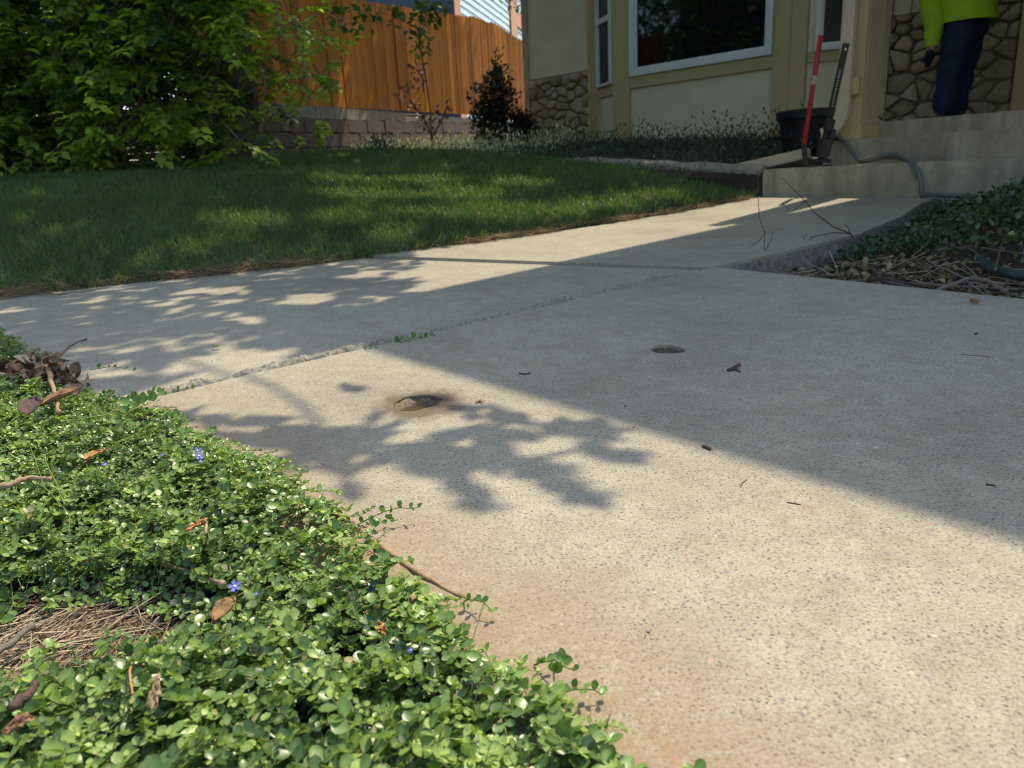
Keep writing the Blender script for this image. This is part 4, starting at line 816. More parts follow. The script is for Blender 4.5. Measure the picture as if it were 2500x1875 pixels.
# ------------------------------------------------------------------ fence, block wall, neighbour
FO = np.array([-.549, 12.0, 0]); FD = np.array([cos(radians(68)), sin(radians(68)), 0]); FN = np.array([FD[1], -FD[0], 0])
tp_s = np.array([-6, -4.9, -2.73, -.2, .5, 1.39, 1.96, 3.05, 6]); tp_z = np.array([2.3, 2.32, 2.43, 2.70, 2.78, 2.83, 2.78, 2.72, 2.6]); bt = lambda s: np.interp(s, [-6, -3.6, 0, 2.6, 6], [1.04, 1.10, 1.23, 1.25, 1.25])
fence = empty('wooden_fence', FO+FD*-1+[0, 0, 1.1]); V = []; T = []; C = []; s = -5.3
while s < 3.9:
    wd_ = .14; z0, z1 = bt(s)+.10, np.interp(s, tp_s, tp_z)+RNG.normal(0, .006); th = .018; off = RNG.normal(0, .0035); c_ = np.array([.66, .25, .032])*RNG.uniform(.66, 1.15)*np.array([1, RNG.uniform(.9, 1.08), 1]); o_ = len(V)
    prof = [(0, z0), (wd_-.008, z0), (wd_-.008, z1-.035), (wd_-.035, z1), (.03, z1), (0, z1-.035)]; yaw = RNG.normal(0, .006)
    for f in (0, th):
        for (q1, q2) in prof: V.append(FO+FD*(s+q1)+FN*(off+f+yaw*(q1-.07))+np.array([0, 0, q2])); C.append(c_*(1 if q2 > z0+.01 else .9))
    T += [(o_+6, o_+7, o_+8), (o_+6, o_+8, o_+9), (o_+6, o_+9, o_+10), (o_+6, o_+10, o_+11), (o_, o_+2, o_+1), (o_, o_+3, o_+2), (o_, o_+4, o_+3), (o_, o_+5, o_+4)]
    for k in range(6): a_, b_ = o_+k, o_+(k+1) % 6; T += [(a_, b_, b_+6), (a_, b_+6, a_+6)]
    s += wd_
link('pickets', fastmesh('pickets', np.array(V), np.array(T), np.array(C)), M['wood'], fence).data.shade_flat()
for zz in (.35, 1.0):
    mb = MB(); 
    for k in range(9): a_, b_ = -5.3+k*1.02, -5.3+(k+1)*1.02; mb.hexa([FO+FD*x_+FN*y_+np.array([0, 0, bt(x_)+zz+h_]) for h_ in (0, .09) for x_, y_ in ((a_, -.045), (b_, -.045), (b_, -.006), (a_, -.006))])
    mb.build('rail', M['orange'], fence)
mb = MB(); mb.hexa([FO+FD*x_+FN*y_+np.array([0, 0, bt(x_)+h_]) for h_ in (-.03, .10) for x_, y_ in ((-5.3, -.03), (3.9, -.03), (3.9, .045), (-5.3, .045))]).build('kickboard', M['timber'], fence)
for k in range(5):
    x_ = -5.2+k*2.2; MB().box(FO+FD*x_-FN*.10+[0, 0, bt(x_)+.6], (.09, .09, 1.5), FD, FN).build('post', M['orange'], fence)
tag(fence, 'tall orange stained cedar fence with an arched dog eared top', 'fence')
bw = empty('block_wall', FO+FD*-1+[0, 0, .7]); rg = 0
for row in range(4):
    s = -5.4+(row % 2)*.2; mb = MB()
    while s < 3.6:
        z1 = bt(s)-.035-row*.15; L_ = .40; mb.box(FO+FD*(s+L_/2)+FN*(.02+RNG.normal(0, .006)+.012*row)+[0, 0, z1-.072], (L_-.008, .24, .142), FD, FN); s += L_
    mb.build('block_course', M['block'], bw, bevel=.006)
tag(bw, 'low brown concrete block wall carrying the wooden fence', 'retaining wall')
nb = empty('neighbour_house', P(1050, 60, 19)); NY = 19.0
def npt(px, py): return P(px, py, NY)
c1 = P(985, 20, 17.0); ndir = np.array([cos(radians(75)), sin(radians(75)), 0]); nn2 = np.array([ndir[1], -ndir[0], 0])
def NW(s, o, z): return np.array([c1[0], c1[1], 0])+ndir*s+nn2*o+np.array([0, 0, z])
def nbox(s0, s1, o0, o1, z0, z1): return MB().hexa([NW(s0, o0, z0), NW(s1, o0, z0), NW(s1, o1, z0), NW(s0, o1, z0), NW(s0, o0, z1), NW(s1, o0, z1), NW(s1, o1, z1), NW(s0, o1, z1)])
mb = MB()
for k in range(42):
    z_ = 1.4+k*.15; mb.add([NW(.18, 0, z_), NW(12, 0, z_), NW(12, .03, z_), NW(.18, .03, z_), NW(.18, 0, z_+.15), NW(12, 0, z_+.15), NW(12, .008, z_+.15), NW(.18, .008, z_+.15)], [(3, 2, 1, 0), (4, 5, 6, 7), (0, 1, 5, 4), (1, 2, 6, 5), (2, 3, 7, 6), (3, 0, 4, 7)])
mb.build('siding', M['blue'], nb)
nbox(-.25, .179, -.2, .05, 1.4, 7.5).build('corner_board', M['orange'], nb)
wn_ = nbox(4.55, 8.6, .032, .07, 4.35, 7).build('window', M['orange'], nb); nbox(5.25, 8.2, .071, .075, 4.72, 6.8).build('pane', M['glass'], wn_)
nbox(4.55, 5.2, .0315, .0695, 1.4, 4.349).build('corner_board', M['orange'], nb)
nbox(-.27, -.251, -6, .04, 1.2, 7.5).build('shaded_wall', M['shade_wall'], nb); nbox(-.6, 12.4, -6, .6, 7.6, 7.8).build('eaves', M['white'], nb)  # end wall's shade painted in as a darker siding colour
tag(nb, 'neighbouring house with sunlit pale blue siding and orange trim behind the fence', 'house')
# pale brick wall far left seen under the tree
w_ = empty('brick_wall', P(320, 318, 10.5)); a_, b_ = P(-200, 318, 10.8), P(545, 318, 9.9); dd = unit((b_-a_)*[1, 1, 0]); pr = np.array([-dd[1], dd[0], 0]); mb = MB()
L_ = np.linalg.norm((b_-a_)[:2]); s_ = 0
for row in range(11):
    s_ = -(row % 2)*.11
    while s_ < L_: mb.box(np.array([a_[0], a_[1], .62+row*.078])+dd*(s_+.105), (.205, .1, .07), dd, pr); s_ += .215
mb.build('bricks', M['red_brick'], w_); tag(w_, 'low reddish brick wall half hidden behind the drooping tree branches', 'wall')

# ------------------------------------------------------------------ the tree at the left
TB = P(520, 337, 6.4); TB[2] = float(G(TB[0], TB[1]))
tree = empty('ash_tree', TB); top = TB+np.array([.15, .1, 3.0])
tr = MB().tube([TB+[0, 0, -.1], TB+[0, 0, .05], TB+[.01, 0, .25], TB+[.03, 0, .8], TB+[.08, .05, 1.8], top, TB+[.3, .4, 5.5]], [.34, .25, .19, .165, .16, .15, .07], 16).build('trunk', M['bark'], tree, smooth=True)
def rootp(p0, p1, r, n=8): return MB().tube([p0+(p1-p0)*k/n+np.array([0, 0, .01*sin(k*1.7)]) for k in range(n+1)], [r*(1-.6*k/n) for k in range(n+1)], 8, squash=.7)
rootp(TB+[.15, -.1, .04], P(700, 352, 6.3), .05).build('root', M['timber'], tree, smooth=True); rootp(TB+[-.05, -.2, .03], P(395, 372, 5.4), .045).build('root', M['timber'], tree, smooth=True)
lim = MB(); 
def LB(p0, p1, r, sag=.0):
    p0 = np.array(p0); p1 = np.array(p1); lim.tube(smoothp([p0, p0+(p1-p0)*.35+[0, 0, .25], p0+(p1-p0)*.7+[0, 0, .2-sag], p1], 4), np.linspace(r, r*.25, 13), 7)
for e_, r_ in (((-4.6, 5.6, 2.3), .07), ((-3.6, 5.2, 1.9), .05), ((-1.2, 5.5, 3.6), .08), ((-.8, 6.2, 2.6), .05), ((.6, 4.6, 4.2), .07), ((-1.5, 3.8, 4.2), .07), ((1.2, 6.0, 4.6), .06), ((-3.4, 4.2, 4.0), .07), ((.3, 3.3, 3.4), .045)): LB(top+RNG.normal(0, .05, 3)-[0, 0, RNG.random()*.8], e_, r_)
lim.build('branches', M['bark'], tree, smooth=True)
# drooping sprays of leaflets in front of the trunk and left of it
def in_low(px, py):
    rightb = np.interp(py, [0, 60, 130, 200, 260, 300, 330], [700, 700, 740, 690, 700, 660, 560]); botb = np.interp(px, [0, 120, 230, 260, 420, 440, 520, 560, 640, 700, 740], [345, 345, 335, 290, 285, 330, 325, 300, 300, 285, 200])
    return (px < rightb) & (py < botb)
SP = []; tw = []; cnt = 0
while cnt < 2500:
    px_, py_ = RNG.uniform(-260, 760), RNG.uniform(-160, 345)
    if not in_low(px_, py_): continue
    if px_ > 520 and RNG.random() < .80: continue
    if px_ > 430 and px_ < 520 and py_ > 150 and RNG.random() < .5: continue
    if 230 < px_ < 420 and 160 < py_ < 260 and RNG.random() < .72: continue
    if vnoise(px_/55., py_/45., 17) < .30: continue
    Y_ = RNG.uniform(4.9, 6.5) if px_ < 520 else RNG.uniform(5.6, 7.2); base = P(px_, py_, Y_); cnt += 1
    d0 = unit(np.array([RNG.normal(.1, .7), RNG.normal(-.7, .4), RNG.normal(-.25, .25)])); L_ = RNG.uniform(.16, .30); nl = RNG.integers(4, 7)
    sid = unit(np.cross(d0, [0, 0, 1])); nrm = np.cross(sid, d0); ks = np.linspace(.2, 1, nl)
    lit = np.clip(RNG.normal(.5, .25)+(.25 if px_ > 560 else 0)+.5*(vnoise(px_/80., py_/70., 3)-.5), 0, 1); cbase = np.array([.045, .10, .016])*(1-lit)+np.array([.46, .58, .08])*lit**1.7  # sunlit and shaded leaf tones painted per spray, brighter towards the right
    for k in ks:
        for s_ in (-1, 1):
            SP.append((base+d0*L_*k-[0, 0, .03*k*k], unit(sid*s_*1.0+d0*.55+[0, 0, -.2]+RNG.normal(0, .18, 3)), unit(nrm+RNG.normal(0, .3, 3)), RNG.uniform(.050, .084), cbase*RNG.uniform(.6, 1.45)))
    SP.append((base+d0*L_, d0, nrm, .095, cbase*1.1)); tw.append(np.array([base-d0*.12+[0, 0, .05], base, base+d0*L_*.5-[0, 0, .01], base+d0*L_-[0, 0, .03]]))
pa = [np.array([s[i] for s in SP]) for i in range(5)]
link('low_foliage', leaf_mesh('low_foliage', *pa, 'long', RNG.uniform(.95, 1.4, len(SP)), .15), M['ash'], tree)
V, T, C = stalks(np.array(tw), .004, .0015, np.tile([.16, .13, .09], (len(tw), 1)), 4); link('twigs', fastmesh('twigs', V, T, C), M['stalk'], tree)
for pts_ in ([(590, -10), (600, 30), (608, 70), (618, 92)], [(262, 160), (240, 190), (226, 225), (228, 290)], [(130, 90), (110, 130), (88, 165), (60, 190)], [(640, 95), (655, 130), (665, 190), (672, 215)], [(560, 150), (572, 170), (572, 210)], [(170, 118), (230, 125), (300, 150)]):
    MB().tube(smoothp([P(x_, y_, 5.0) for x_, y_ in pts_], 5), .0055, 6).build('bare_twig', M['stick_grey'], tree, smooth=True)
# thin branch of leaves crossing the fence top
SP = []
for (x0, y0, x1, y1, n_) in ((700, 20, 880, 40, 13), (860, 20, 960, 45, 11), (720, 45, 800, 60, 7), (880, 60, 935, 40, 7), (900, 10, 970, 10, 6)):
    for k in range(n_):
        t = k/n_; b = P(x0+(x1-x0)*t, y0+(y1-y0)*t+RNG.normal(0, 6), 7.2)
        for _ in range(3): SP.append((b+RNG.normal(0, .03, 3), unit(RNG.normal(0, .7, 3)+[.3, -.3, -.3]), unit(RNG.normal(0, .4, 3)+[0, 0, 1]), RNG.uniform(.06, .10), np.array([.06, .11, .03])*RNG.uniform(.8, 1.8)))
pa = [np.array([s[i] for s in SP]) for i in range(5)]; link('branch_foliage', leaf_mesh('branch_foliage', *pa, 'long', 1.4, .15), M['ash'], tree)
# high crown: spread so that its shade falls over lawn and walk, with gaps
LIT = [(480, 628, 95, 10), (800, 592, 60, 10), (700, 640, 90, 8), (450, 735, 60, 10), (780, 722, 90, 26), (330, 757, 60, 8), (640, 700, 90, 9), (560, 768, 120, 22), (480, 655, 40, 6), (250, 645, 55, 8), (400, 668, 50, 6), (620, 652, 90, 6), (520, 690, 60, 6),
       (560, 800, 260, 30), (420, 545, 70, 14), (530, 490, 95, 14), (730, 480, 70, 12), (840, 520, 60, 16), (800, 430, 110, 12), (1000, 430, 90, 14), (1080, 470, 160, 16), (1290, 450, 80, 12), (780, 400, 60, 9), (930, 400, 60, 10), (700, 395, 40, 6), (100, 500, 40, 6), (230, 810, 50, 14), (1130, 405, 70, 8), (880, 465, 60, 8), (1400, 430, 70, 10), (620, 560, 60, 7)]
def sunny(px, py):
    s = np.zeros(px.shape, bool)
    for (cx_, cy_, rx, ry) in LIT: s |= ((px-cx_)/rx)**2+((py-cy_)/ry)**2 < np.where(py < 540, 1.5, .95)+.9*(vnoise(px/25., py/8., 6)-.5)
    return s
n = 125000; x = RNG.uniform(-5, 2.2, n); y = RNG.uniform(.7, 8.5, n); z = G(x, y); z = np.where(y < np.interp(x, LEX, LEY), SL*y, z)
p = np.stack([x, y, z], -1)-CC; dz = p @ FW; px = ((p @ RT)/dz*F_PX+1250)/K; py = (937.5-(p @ UP)/dz*F_PX)/K
lawnm = y > np.interp(x, LEX, LEY)+.02
ylim = np.interp(px, [-2000, 0, 250, 420, 560, 700, 760, 800, 3000], [920, 880, 850, 825, 795, 760, 730, 695, 650])
walkshade = (~lawnm) & (py < ylim) & (px < 880) & (edge_dist(x, y) > -.45)
keepm = (lawnm | walkshade) & ~sunny(px, py)
keepm &= ~((~lawnm) & (px > 880)); keepm &= (RNG.random(n) < np.where(lawnm, .82, .72)) & (vnoise(x*9, y*9, 31) > .18)
x, y, z = x[keepm], y[keepm], z[keepm]; hh = np.where(y < np.interp(x, LEX, LEY)+.3, RNG.uniform(2.3, 3.2, len(x)), RNG.uniform(3.6, 6.0, len(x))); k_ = (hh-z)/SV[2]; pos = np.stack([x, y, z], -1)+SV*k_[:, None]
n = len(pos); print('crown leaves', n)
ax = unit(RNG.normal(0, 1, (n, 3))*[1, 1, .35]); nr = unit(RNG.normal(0, .35, (n, 3))+[.2, .3, 1]); col = np.array([.06, .11, .025])*RNG.uniform(.7, 1.6, (n, 1))
# the few single leaves whose shadows lie on the sunny slab: (px, py of the shadow, length, direction in the picture)
SH = [(1030, 1075, .055, 70), (985, 1040, .05, 100), (1050, 1000, .06, 40), (960, 975, .07, 10), (1000, 940, .075, -15), (1060, 960, .07, 20), (1270, 1075, .05, 25), (1210, 1050, .05, 20), (1180, 1010, .06, 12), (1230, 925, .07, 8), (1290, 935, .06, -5), (1100, 905, .06, 10), (1340, 985, .055, 15), (1290, 970, .05, 15),
      (1020, 880, .05, -5), (940, 862, .05, 5), (780, 945, .07, -8), (850, 985, .06, 5), (720, 1000, .06, 25), (660, 985, .05, 20), (760, 1060, .045, 60), (620, 935, .08, -5), (540, 950, .06, 10), (470, 905, .05, 10), (560, 910, .07, -5), (700, 940, .06, 0), (900, 1010, .06, 30), (380, 900, .06, 10), (830, 925, .05, -20), (1110, 940, .05, 20), (1130, 1010, .05, 5), (1000, 1000, .06, 0), (760, 840, .04, 25), (650, 965, .05, 5), (600, 1000, .05, 10)]
fs_, fz_ = RNG.uniform(-5.2, 3.8, 9000), RNG.uniform(.6, 2.95, 9000); fst = (fs_ > .55) & (fs_ < 1.0) & (fz_ > 1.6+.0*fs_) | (RNG.random(9000) < .10) | (vnoise(fs_*2.2, fz_*1.1, 77) > .80); fs_, fz_ = fs_[~fst], fz_[~fst]
fp = FO[None]+fs_[:, None]*FD+FN*.02; fp[:, 2] = fz_; fpos = fp+SV*RNG.uniform(1.6, 3.4, len(fp))[:, None]; fpos = fpos[fpos[:, 2] > 3.0]; nf = len(fpos)  # unseen leaves added to the crown along the sun to shade the fence
pos = np.concatenate([pos, fpos]); ax = np.concatenate([ax, unit(RNG.normal(0, 1, (nf, 3)))]); nr = np.concatenate([nr, unit(RNG.normal(0, .5, (nf, 3))+[.4, .3, 1])]); col = np.concatenate([col, np.array([.06, .11, .025])*RNG.uniform(.7, 1.6, (nf, 1))]); n = len(pos)
sp, sa, sn, sll, scl = [], [], [], [], []
for (qx_, qy_, L_, an) in SH+[(a_+RNG.normal(0, 14), b_+RNG.normal(0, 5), c_*.9, d_+RNG.normal(0, 25)) for a_, b_, c_, d_ in SH]+[(a_+RNG.normal(0, 25), b_+RNG.normal(0, 9), c_*.8, d_+RNG.normal(0, 40)) for a_, b_, c_, d_ in SH]:
    g0 = G0(qx_, qy_, SL, .008); g1 = G0(qx_+30*cos(radians(an)), qy_+30*sin(radians(an)), SL, .008); dirv = unit(g1-g0); h_ = RNG.uniform(1.5, 1.9)
    L_ = L_*1.55; c_ = g0+SV*((h_-g0[2])/SV[2]); sp.append(c_-dirv*L_/2); sa.append(dirv); sn.append(unit(SV+RNG.normal(0, .25, 3))); sll.append(L_); scl.append([.08, .13, .03])
pos = np.concatenate([pos, sp]); ax = np.concatenate([ax, sa]); nr = np.concatenate([nr, sn]); ll = np.concatenate([RNG.uniform(.055, .085, n), sll]); col = np.concatenate([col, scl])
wdl = np.concatenate([np.full(n, 1.25), np.full(len(sll), .72)]); link('crown', leaf_mesh('crown', pos, ax, nr, ll, col, 'long', wdl, .1), M['ash'], tree)
sp = np.array(sp); cen = sp.mean(0); mb = MB()
for (i0, i1) in ((20, 3), (3, 8), (3, 0), (8, 6), (21, 16), (16, 3), (8, 12), (23, 21), (3, 5)): mb.tube([sp[i0], (sp[i0]+sp[i1])/2+[0, 0, .02], sp[i1]], .006, 5)
mb.tube(smoothp([np.array([.3, 3.3, 3.4]), sp[20]+[0, .6, .5], sp[20]], 4), .006, 6); mb.build('hanging_twigs', M['bark'], tree)
tag(tree, 'big leafy tree with drooping bright green branches at the lawn edge on the left', 'tree')
# dark shrubs behind the drooping branches
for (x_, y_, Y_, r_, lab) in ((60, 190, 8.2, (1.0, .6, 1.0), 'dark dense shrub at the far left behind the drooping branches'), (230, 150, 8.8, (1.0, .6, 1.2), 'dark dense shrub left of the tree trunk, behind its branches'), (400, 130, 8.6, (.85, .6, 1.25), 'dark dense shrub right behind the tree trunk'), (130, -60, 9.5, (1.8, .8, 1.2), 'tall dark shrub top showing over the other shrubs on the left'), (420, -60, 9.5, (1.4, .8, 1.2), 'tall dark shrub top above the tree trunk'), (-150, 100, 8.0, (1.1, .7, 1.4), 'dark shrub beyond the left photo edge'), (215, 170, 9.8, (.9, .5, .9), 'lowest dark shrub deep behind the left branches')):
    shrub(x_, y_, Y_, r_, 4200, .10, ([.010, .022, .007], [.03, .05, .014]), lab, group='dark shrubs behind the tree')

# ------------------------------------------------------------------ right-hand bed
def rb(n, h0, h1, ln, cols, x0=.6, x1=3.4, y0=.9, y1=4.3, dry=False):
    x = RNG.uniform(x0, x1, n*3); y = RNG.uniform(y0, y1, n*3); ff = 1.983-(x-.555)*1.274
    dr_ = x-redge(y); a = (x-S0[0])*UA[0]+(y-S0[1])*UA[1]; d = (x-S0[0])*VD[0]+(y-S0[1])*VD[1]
    fe = (y-ff)*.617                                   # distance behind the slab's far edge
    green = sstep((fe-.34-.36*vnoise(x*3, y*3, 41))/.22)*sstep((dr_+.03)/.1)
    ok = (dr_ > .03) & (fe > .02) & (d < -.03) & ((RNG.random(n*3) < green) if not dry else (RNG.random(n*3) > green*.75)); x, y = x[ok][:n], y[ok][:n]; n = len(x)
    fe = (y-(1.983-(x-.555)*1.274))*.617; hgt = (RNG.uniform(h0, h1, n)*(.4+.8*vnoise(x*5, y*5, 13)))*(.4+.6*sstep(fe/.6))+ (0 if dry else .19)*sstep((x-redge(y))/1.0)*sstep(fe/.7)*RNG.random(n)**.5
    z = G(x, y)+np.where(RNG.random(n) < .8, hgt, hgt*RNG.random(n)); p = np.stack([x, y, z], -1)
    col = np.array(cols)[RNG.integers(0, len(cols), n)]*RNG.uniform(.7, 1.25, (n, 1)); return p, unit(RNG.normal(0, .8, (n, 3))+[-.1, -.3, .05]), unit(RNG.normal(0, .5, (n, 3))+[0, -.3, 1]), ln*RNG.uniform(.6, 1.25, n), col
pa = rb(15000, .02, .075, .021, [[.035, .075, .028], [.05, .10, .035], [.025, .05, .02], [.075, .12, .05]])
tag(link('ivy_groundcover', leaf_mesh('ivy_groundcover', *pa, 'round', .9), M['creeper'], smooth=True), 'dark green creeping plants covering the shaded right bed', 'ground cover', kind='stuff')
pa = rb(11000, .0, .035, .022, [[.24, .19, .09], [.16, .11, .06], [.30, .25, .13], [.09, .06, .04], [.12, .10, .05]], dry=True)
tag(link('leaf_litter', leaf_mesh('leaf_litter', *pa, 'long', 1.3), M['straw']), 'dry tan leaf litter between the slab and the green bed plants', 'litter', kind='stuff')
THIN[0] = .65
nn3 = 520; lx = RNG.uniform(.7, 2.6, nn3); ly = 1.983-(lx-.555)*1.274+RNG.uniform(.02, .75, nn3); aa_ = RNG.normal(2.3, .9, nn3)[:, None]; LL = RNG.uniform(.04, .22, nn3)[:, None]; s4 = np.linspace(-.5, .5, 5)[None]
kp = (lx-redge(ly) > .04); lx, ly, aa_, LL = lx[kp], ly[kp], aa_[kp], LL[kp]; cv = RNG.normal(0, .5, (len(lx), 1))*(s4**2); xx = lx[:, None]+LL*(s4*np.cos(aa_)-cv*np.sin(aa_)); yy = ly[:, None]+LL*(s4*np.sin(aa_)+cv*np.cos(aa_))
V, T, C = stalks(np.stack([xx, yy, G(lx, ly)[:, None]+.012+RNG.random((len(lx), 1))*.03+s4*LL*RNG.normal(0, .18, (len(lx), 1))], -1), RNG.uniform(.0008, .0026, len(lx)), .0006, np.array([[.36, .28, .19], [.22, .15, .10], [.42, .35, .26]])[RNG.integers(0, 3, len(lx))], 5)
tag(link('fallen_twigs', fastmesh('fallen_twigs', V, T, C), M['straw'], smooth=True), 'many thin dry twigs scattered over the litter of the right bed', 'twigs', kind='stuff')
BT = 'bare twigs in the right bed'
def bed(px, py, Y):
    p = P(px, py, Y)
    if px > 1890 and py > 480: p = G0(px, py, SL, -.005 if py > 590 else .01)
    return p
limb('bare_twig', [bed(1475, 567, 2.2), bed(1600, 571, 2.25), bed(1700, 573, 2.3), bed(1835, 577, 2.3), bed(1855, 565, 2.32)], [.002, .0028, .003, .004, .004], M['stick_dark'], 'long level brown twig reaching out over the walkway', 'twig', BT)
limb('bare_twig', [bed(1690, 385, 2.6), bed(1735, 430, 2.55), bed(1760, 460, 2.5), bed(1800, 490, 2.45), bed(1838, 505, 2.4), bed(1865, 560, 2.35), bed(1900, 600, 2.25), bed(2000, 620, 2.1)], [.0016, .0022, .003, .0035, .004, .0045, .005, .005], M['stick_dark'], 'thin branch rising diagonally above the walkway from the bed', 'twig', BT)
limb('bare_twig', [bed(1740, 525, 2.45), bed(1755, 512, 2.45), bed(1800, 502, 2.43), bed(1836, 505, 2.4)], [.002, .0025, .003, .003], M['stick_dark'], 'short crooked side shoot on the rising branch', 'twig', BT)
for k_, (pts_, lab) in enumerate(([((1838, 505, 2.4), (1832, 492, 2.4), (1824, 484, 2.4)), 'tiny spur at the tip of the rising branch'], [((1655, 500, 2.3), (1640, 520, 2.3), (1625, 530, 2.3)), 'small hooked twig over the walkway'], [((1650, 545, 2.26), (1665, 520, 2.28), (1670, 500, 2.3)), 'short budded twig beside the vertical one'], [((1690, 440, 2.55), (1712, 455, 2.52), (1738, 436, 2.55)), 'thin crossing twig high over the walkway'], [((1740, 525, 2.45), (1736, 512, 2.45), (1742, 503, 2.45)), 'curled budded end of the crooked side shoot'])):
    limb('bare_twig', [bed(*c_) for c_ in pts_], [.0016]*3, M['stick_dark'], lab, 'twig', BT, wobble=.5)
limb('bare_twig', [bed(1636, 360, 2.4), bed(1638, 430, 2.38), bed(1640, 470, 2.35), bed(1652, 500, 2.3), bed(1650, 560, 2.25)], [.0012, .0018, .002, .002, .002], M['stick_dark'], 'thin reddish vertical twig standing before the timber end', 'twig', BT)
for k, (pts_, r_, lab) in enumerate(([((1990, 640, 1.75), (2040, 620, 1.8), (2090, 603, 1.85), (2135, 607, 1.85), (2170, 630, 1.8)), .0075, 'thick arched grey branch lying in the bed litter'], [((2000, 562, 2.1), (2080, 600, 1.95), (2130, 640, 1.8)), .004, 'straight pale twig crossing the arched branch'],
        [((1900, 605, 2.0), (1980, 622, 1.9), (2080, 635, 1.8)), .003, 'low pale twig near the slab edge'], [((2020, 540, 2.3), (2100, 533, 2.2), (2212, 548, 2.0)), .0035, 'pale twig lying level in the upper bed'], [((2150, 585, 1.95), (2160, 540, 2.0), (2178, 490, 2.05)), .003, 'pale twig leaning upright at the right'],
        [((1950, 610, 2.0), (2050, 618, 1.9), (2200, 625, 1.75)), .0022, 'thin twig lying above the arched branch'], [((2010, 560, 2.1), (2030, 540, 2.15), (2090, 535, 2.2), (2130, 560, 2.15)), .0022, 'curved thin stem looping over the litter'], [((1990, 480, 2.7), (2010, 520, 2.5), (1970, 555, 2.4)), .002, 'fine pale stem hanging in the green plants'])):
    limb('bare_twig', [bed(*c_) for c_ in pts_], [r_]*len(pts_), M['stick_grey'], lab, 'twig', BT)
o = MB().tube([gp(2098, 648, .014), gp(2114, 651, .014)], .004, 7).build('bark_chip', M['dead'], smooth=True); tag(o, 'brown bark chip on the far edge of the slab', 'bark chip')

# ------------------------------------------------------------------ person on the porch
def skin_body(name, joints, edges, mat, parent=None, sub=3):
    names = list(joints); me = bpy.data.meshes.new(name); me.from_pydata([tuple(joints[n_][:3]) for n_ in names], [(names.index(a), names.index(b)) for a, b in edges], [])
    o = bpy.data.objects.new(name, me); COL.objects.link(o); md = o.modifiers.new('k', 'SKIN'); md.use_smooth_shade = True; s2 = o.modifiers.new('s', 'SUBSURF'); s2.levels = sub; s2.render_levels = sub
    for k, n_ in enumerate(names):
        r_ = joints[n_][3]; me.skin_vertices[0].data[k].radius = r_ if isinstance(r_, tuple) else (r_, r_); me.skin_vertices[0].data[k].use_root = (k == 0)
    dg = bpy.context.evaluated_depsgraph_get(); m2 = bpy.data.meshes.new_from_object(o.evaluated_get(dg)); bpy.data.objects.remove(o)
    if name in ('jeans', 'shirt'):                    # cloth folds
        for v_ in m2.vertices:
            c_ = np.array(v_.co); v_.co += v_.normal*(.020*(vnoise(c_[2]*15+c_[0]*6, c_[1]*9, 3)-.5)+.012*(vnoise(c_[2]*34, c_[0]*22+c_[1]*14, 8)-.5))
    return link(name, m2, mat, parent, True)
fz = .556
def pp_(px, py, dd): # point on a plane parallel to the house front, dd behind the step face
    r_ = ray(px, py); p0 = H(0, dd, 0); t = ((p0-CC) @ VD)/(r_ @ VD); return CC+r_*t
def q(cx_, cy_, dd): return pp_((1850+cx_*.29385)/K, cy_*.29385/K, dd)
hip = q(1745, 120, 2.35)
per = empty('person', H(.2, 2.3, fz)); LFW = -UA                              # facing left along the wall
hipL, hipR = hip-VD*.09, hip+VD*.09
an1 = q(1525, 1000, 2.22); an1[2] = fz+.09; an2 = q(1630, 1000, 2.50); an2[2] = fz+.09
kn1 = q(1612, 520, 2.22); kn2 = q(1700, 545, 2.50)
ch = hip+LFW*.20+np.array([0, 0, .38]); nk = hip+LFW*.33+np.array([0, 0, .57]); hdp = nk+LFW*.10+np.array([0, 0, .13])
shL, shR = ch+LFW*.10-VD*.19+[0, 0, .12], ch+LFW*.10+VD*.19+[0, 0, .12]
elL = q(1462, 190, 2.18); wrL = q(1445, 400, 2.16); hnL = q(1432, 470, 2.15); elR = shR+LFW*.16-[0, 0, .20]; wrR = elR+LFW*.20+[0, 0, .10]
B = dict(pel=(*hip, .12), hl=(*hipL, .085), hr=(*hipR, .085), kl=(*kn1, .055), kr=(*kn2, .055), al=(*an1, .04), ar=(*an2, .04), tl=(*(an1+LFW*.14-[0, 0, .055]), .03), tr=(*(an2+LFW*.14-[0, 0, .055]), .03), ch=(*ch, (.15, .12)), nk=(*nk, .055), hd=(*hdp, .082), ht=(*(hdp+[0, 0, .10]-UA*.02), .075), sl=(*shL, .055), sr=(*shR, .055), el=(*elL, .04), er=(*elR, .04), wl=(*wrL, .03), wr=(*wrR, .03))
BE = [('pel', 'hl'), ('pel', 'hr'), ('hl', 'kl'), ('hr', 'kr'), ('kl', 'al'), ('kr', 'ar'), ('al', 'tl'), ('ar', 'tr'), ('pel', 'ch'), ('ch', 'nk'), ('nk', 'hd'), ('hd', 'ht'), ('ch', 'sl'), ('ch', 'sr'), ('sl', 'el'), ('sr', 'er'), ('el', 'wl'), ('er', 'wr')]
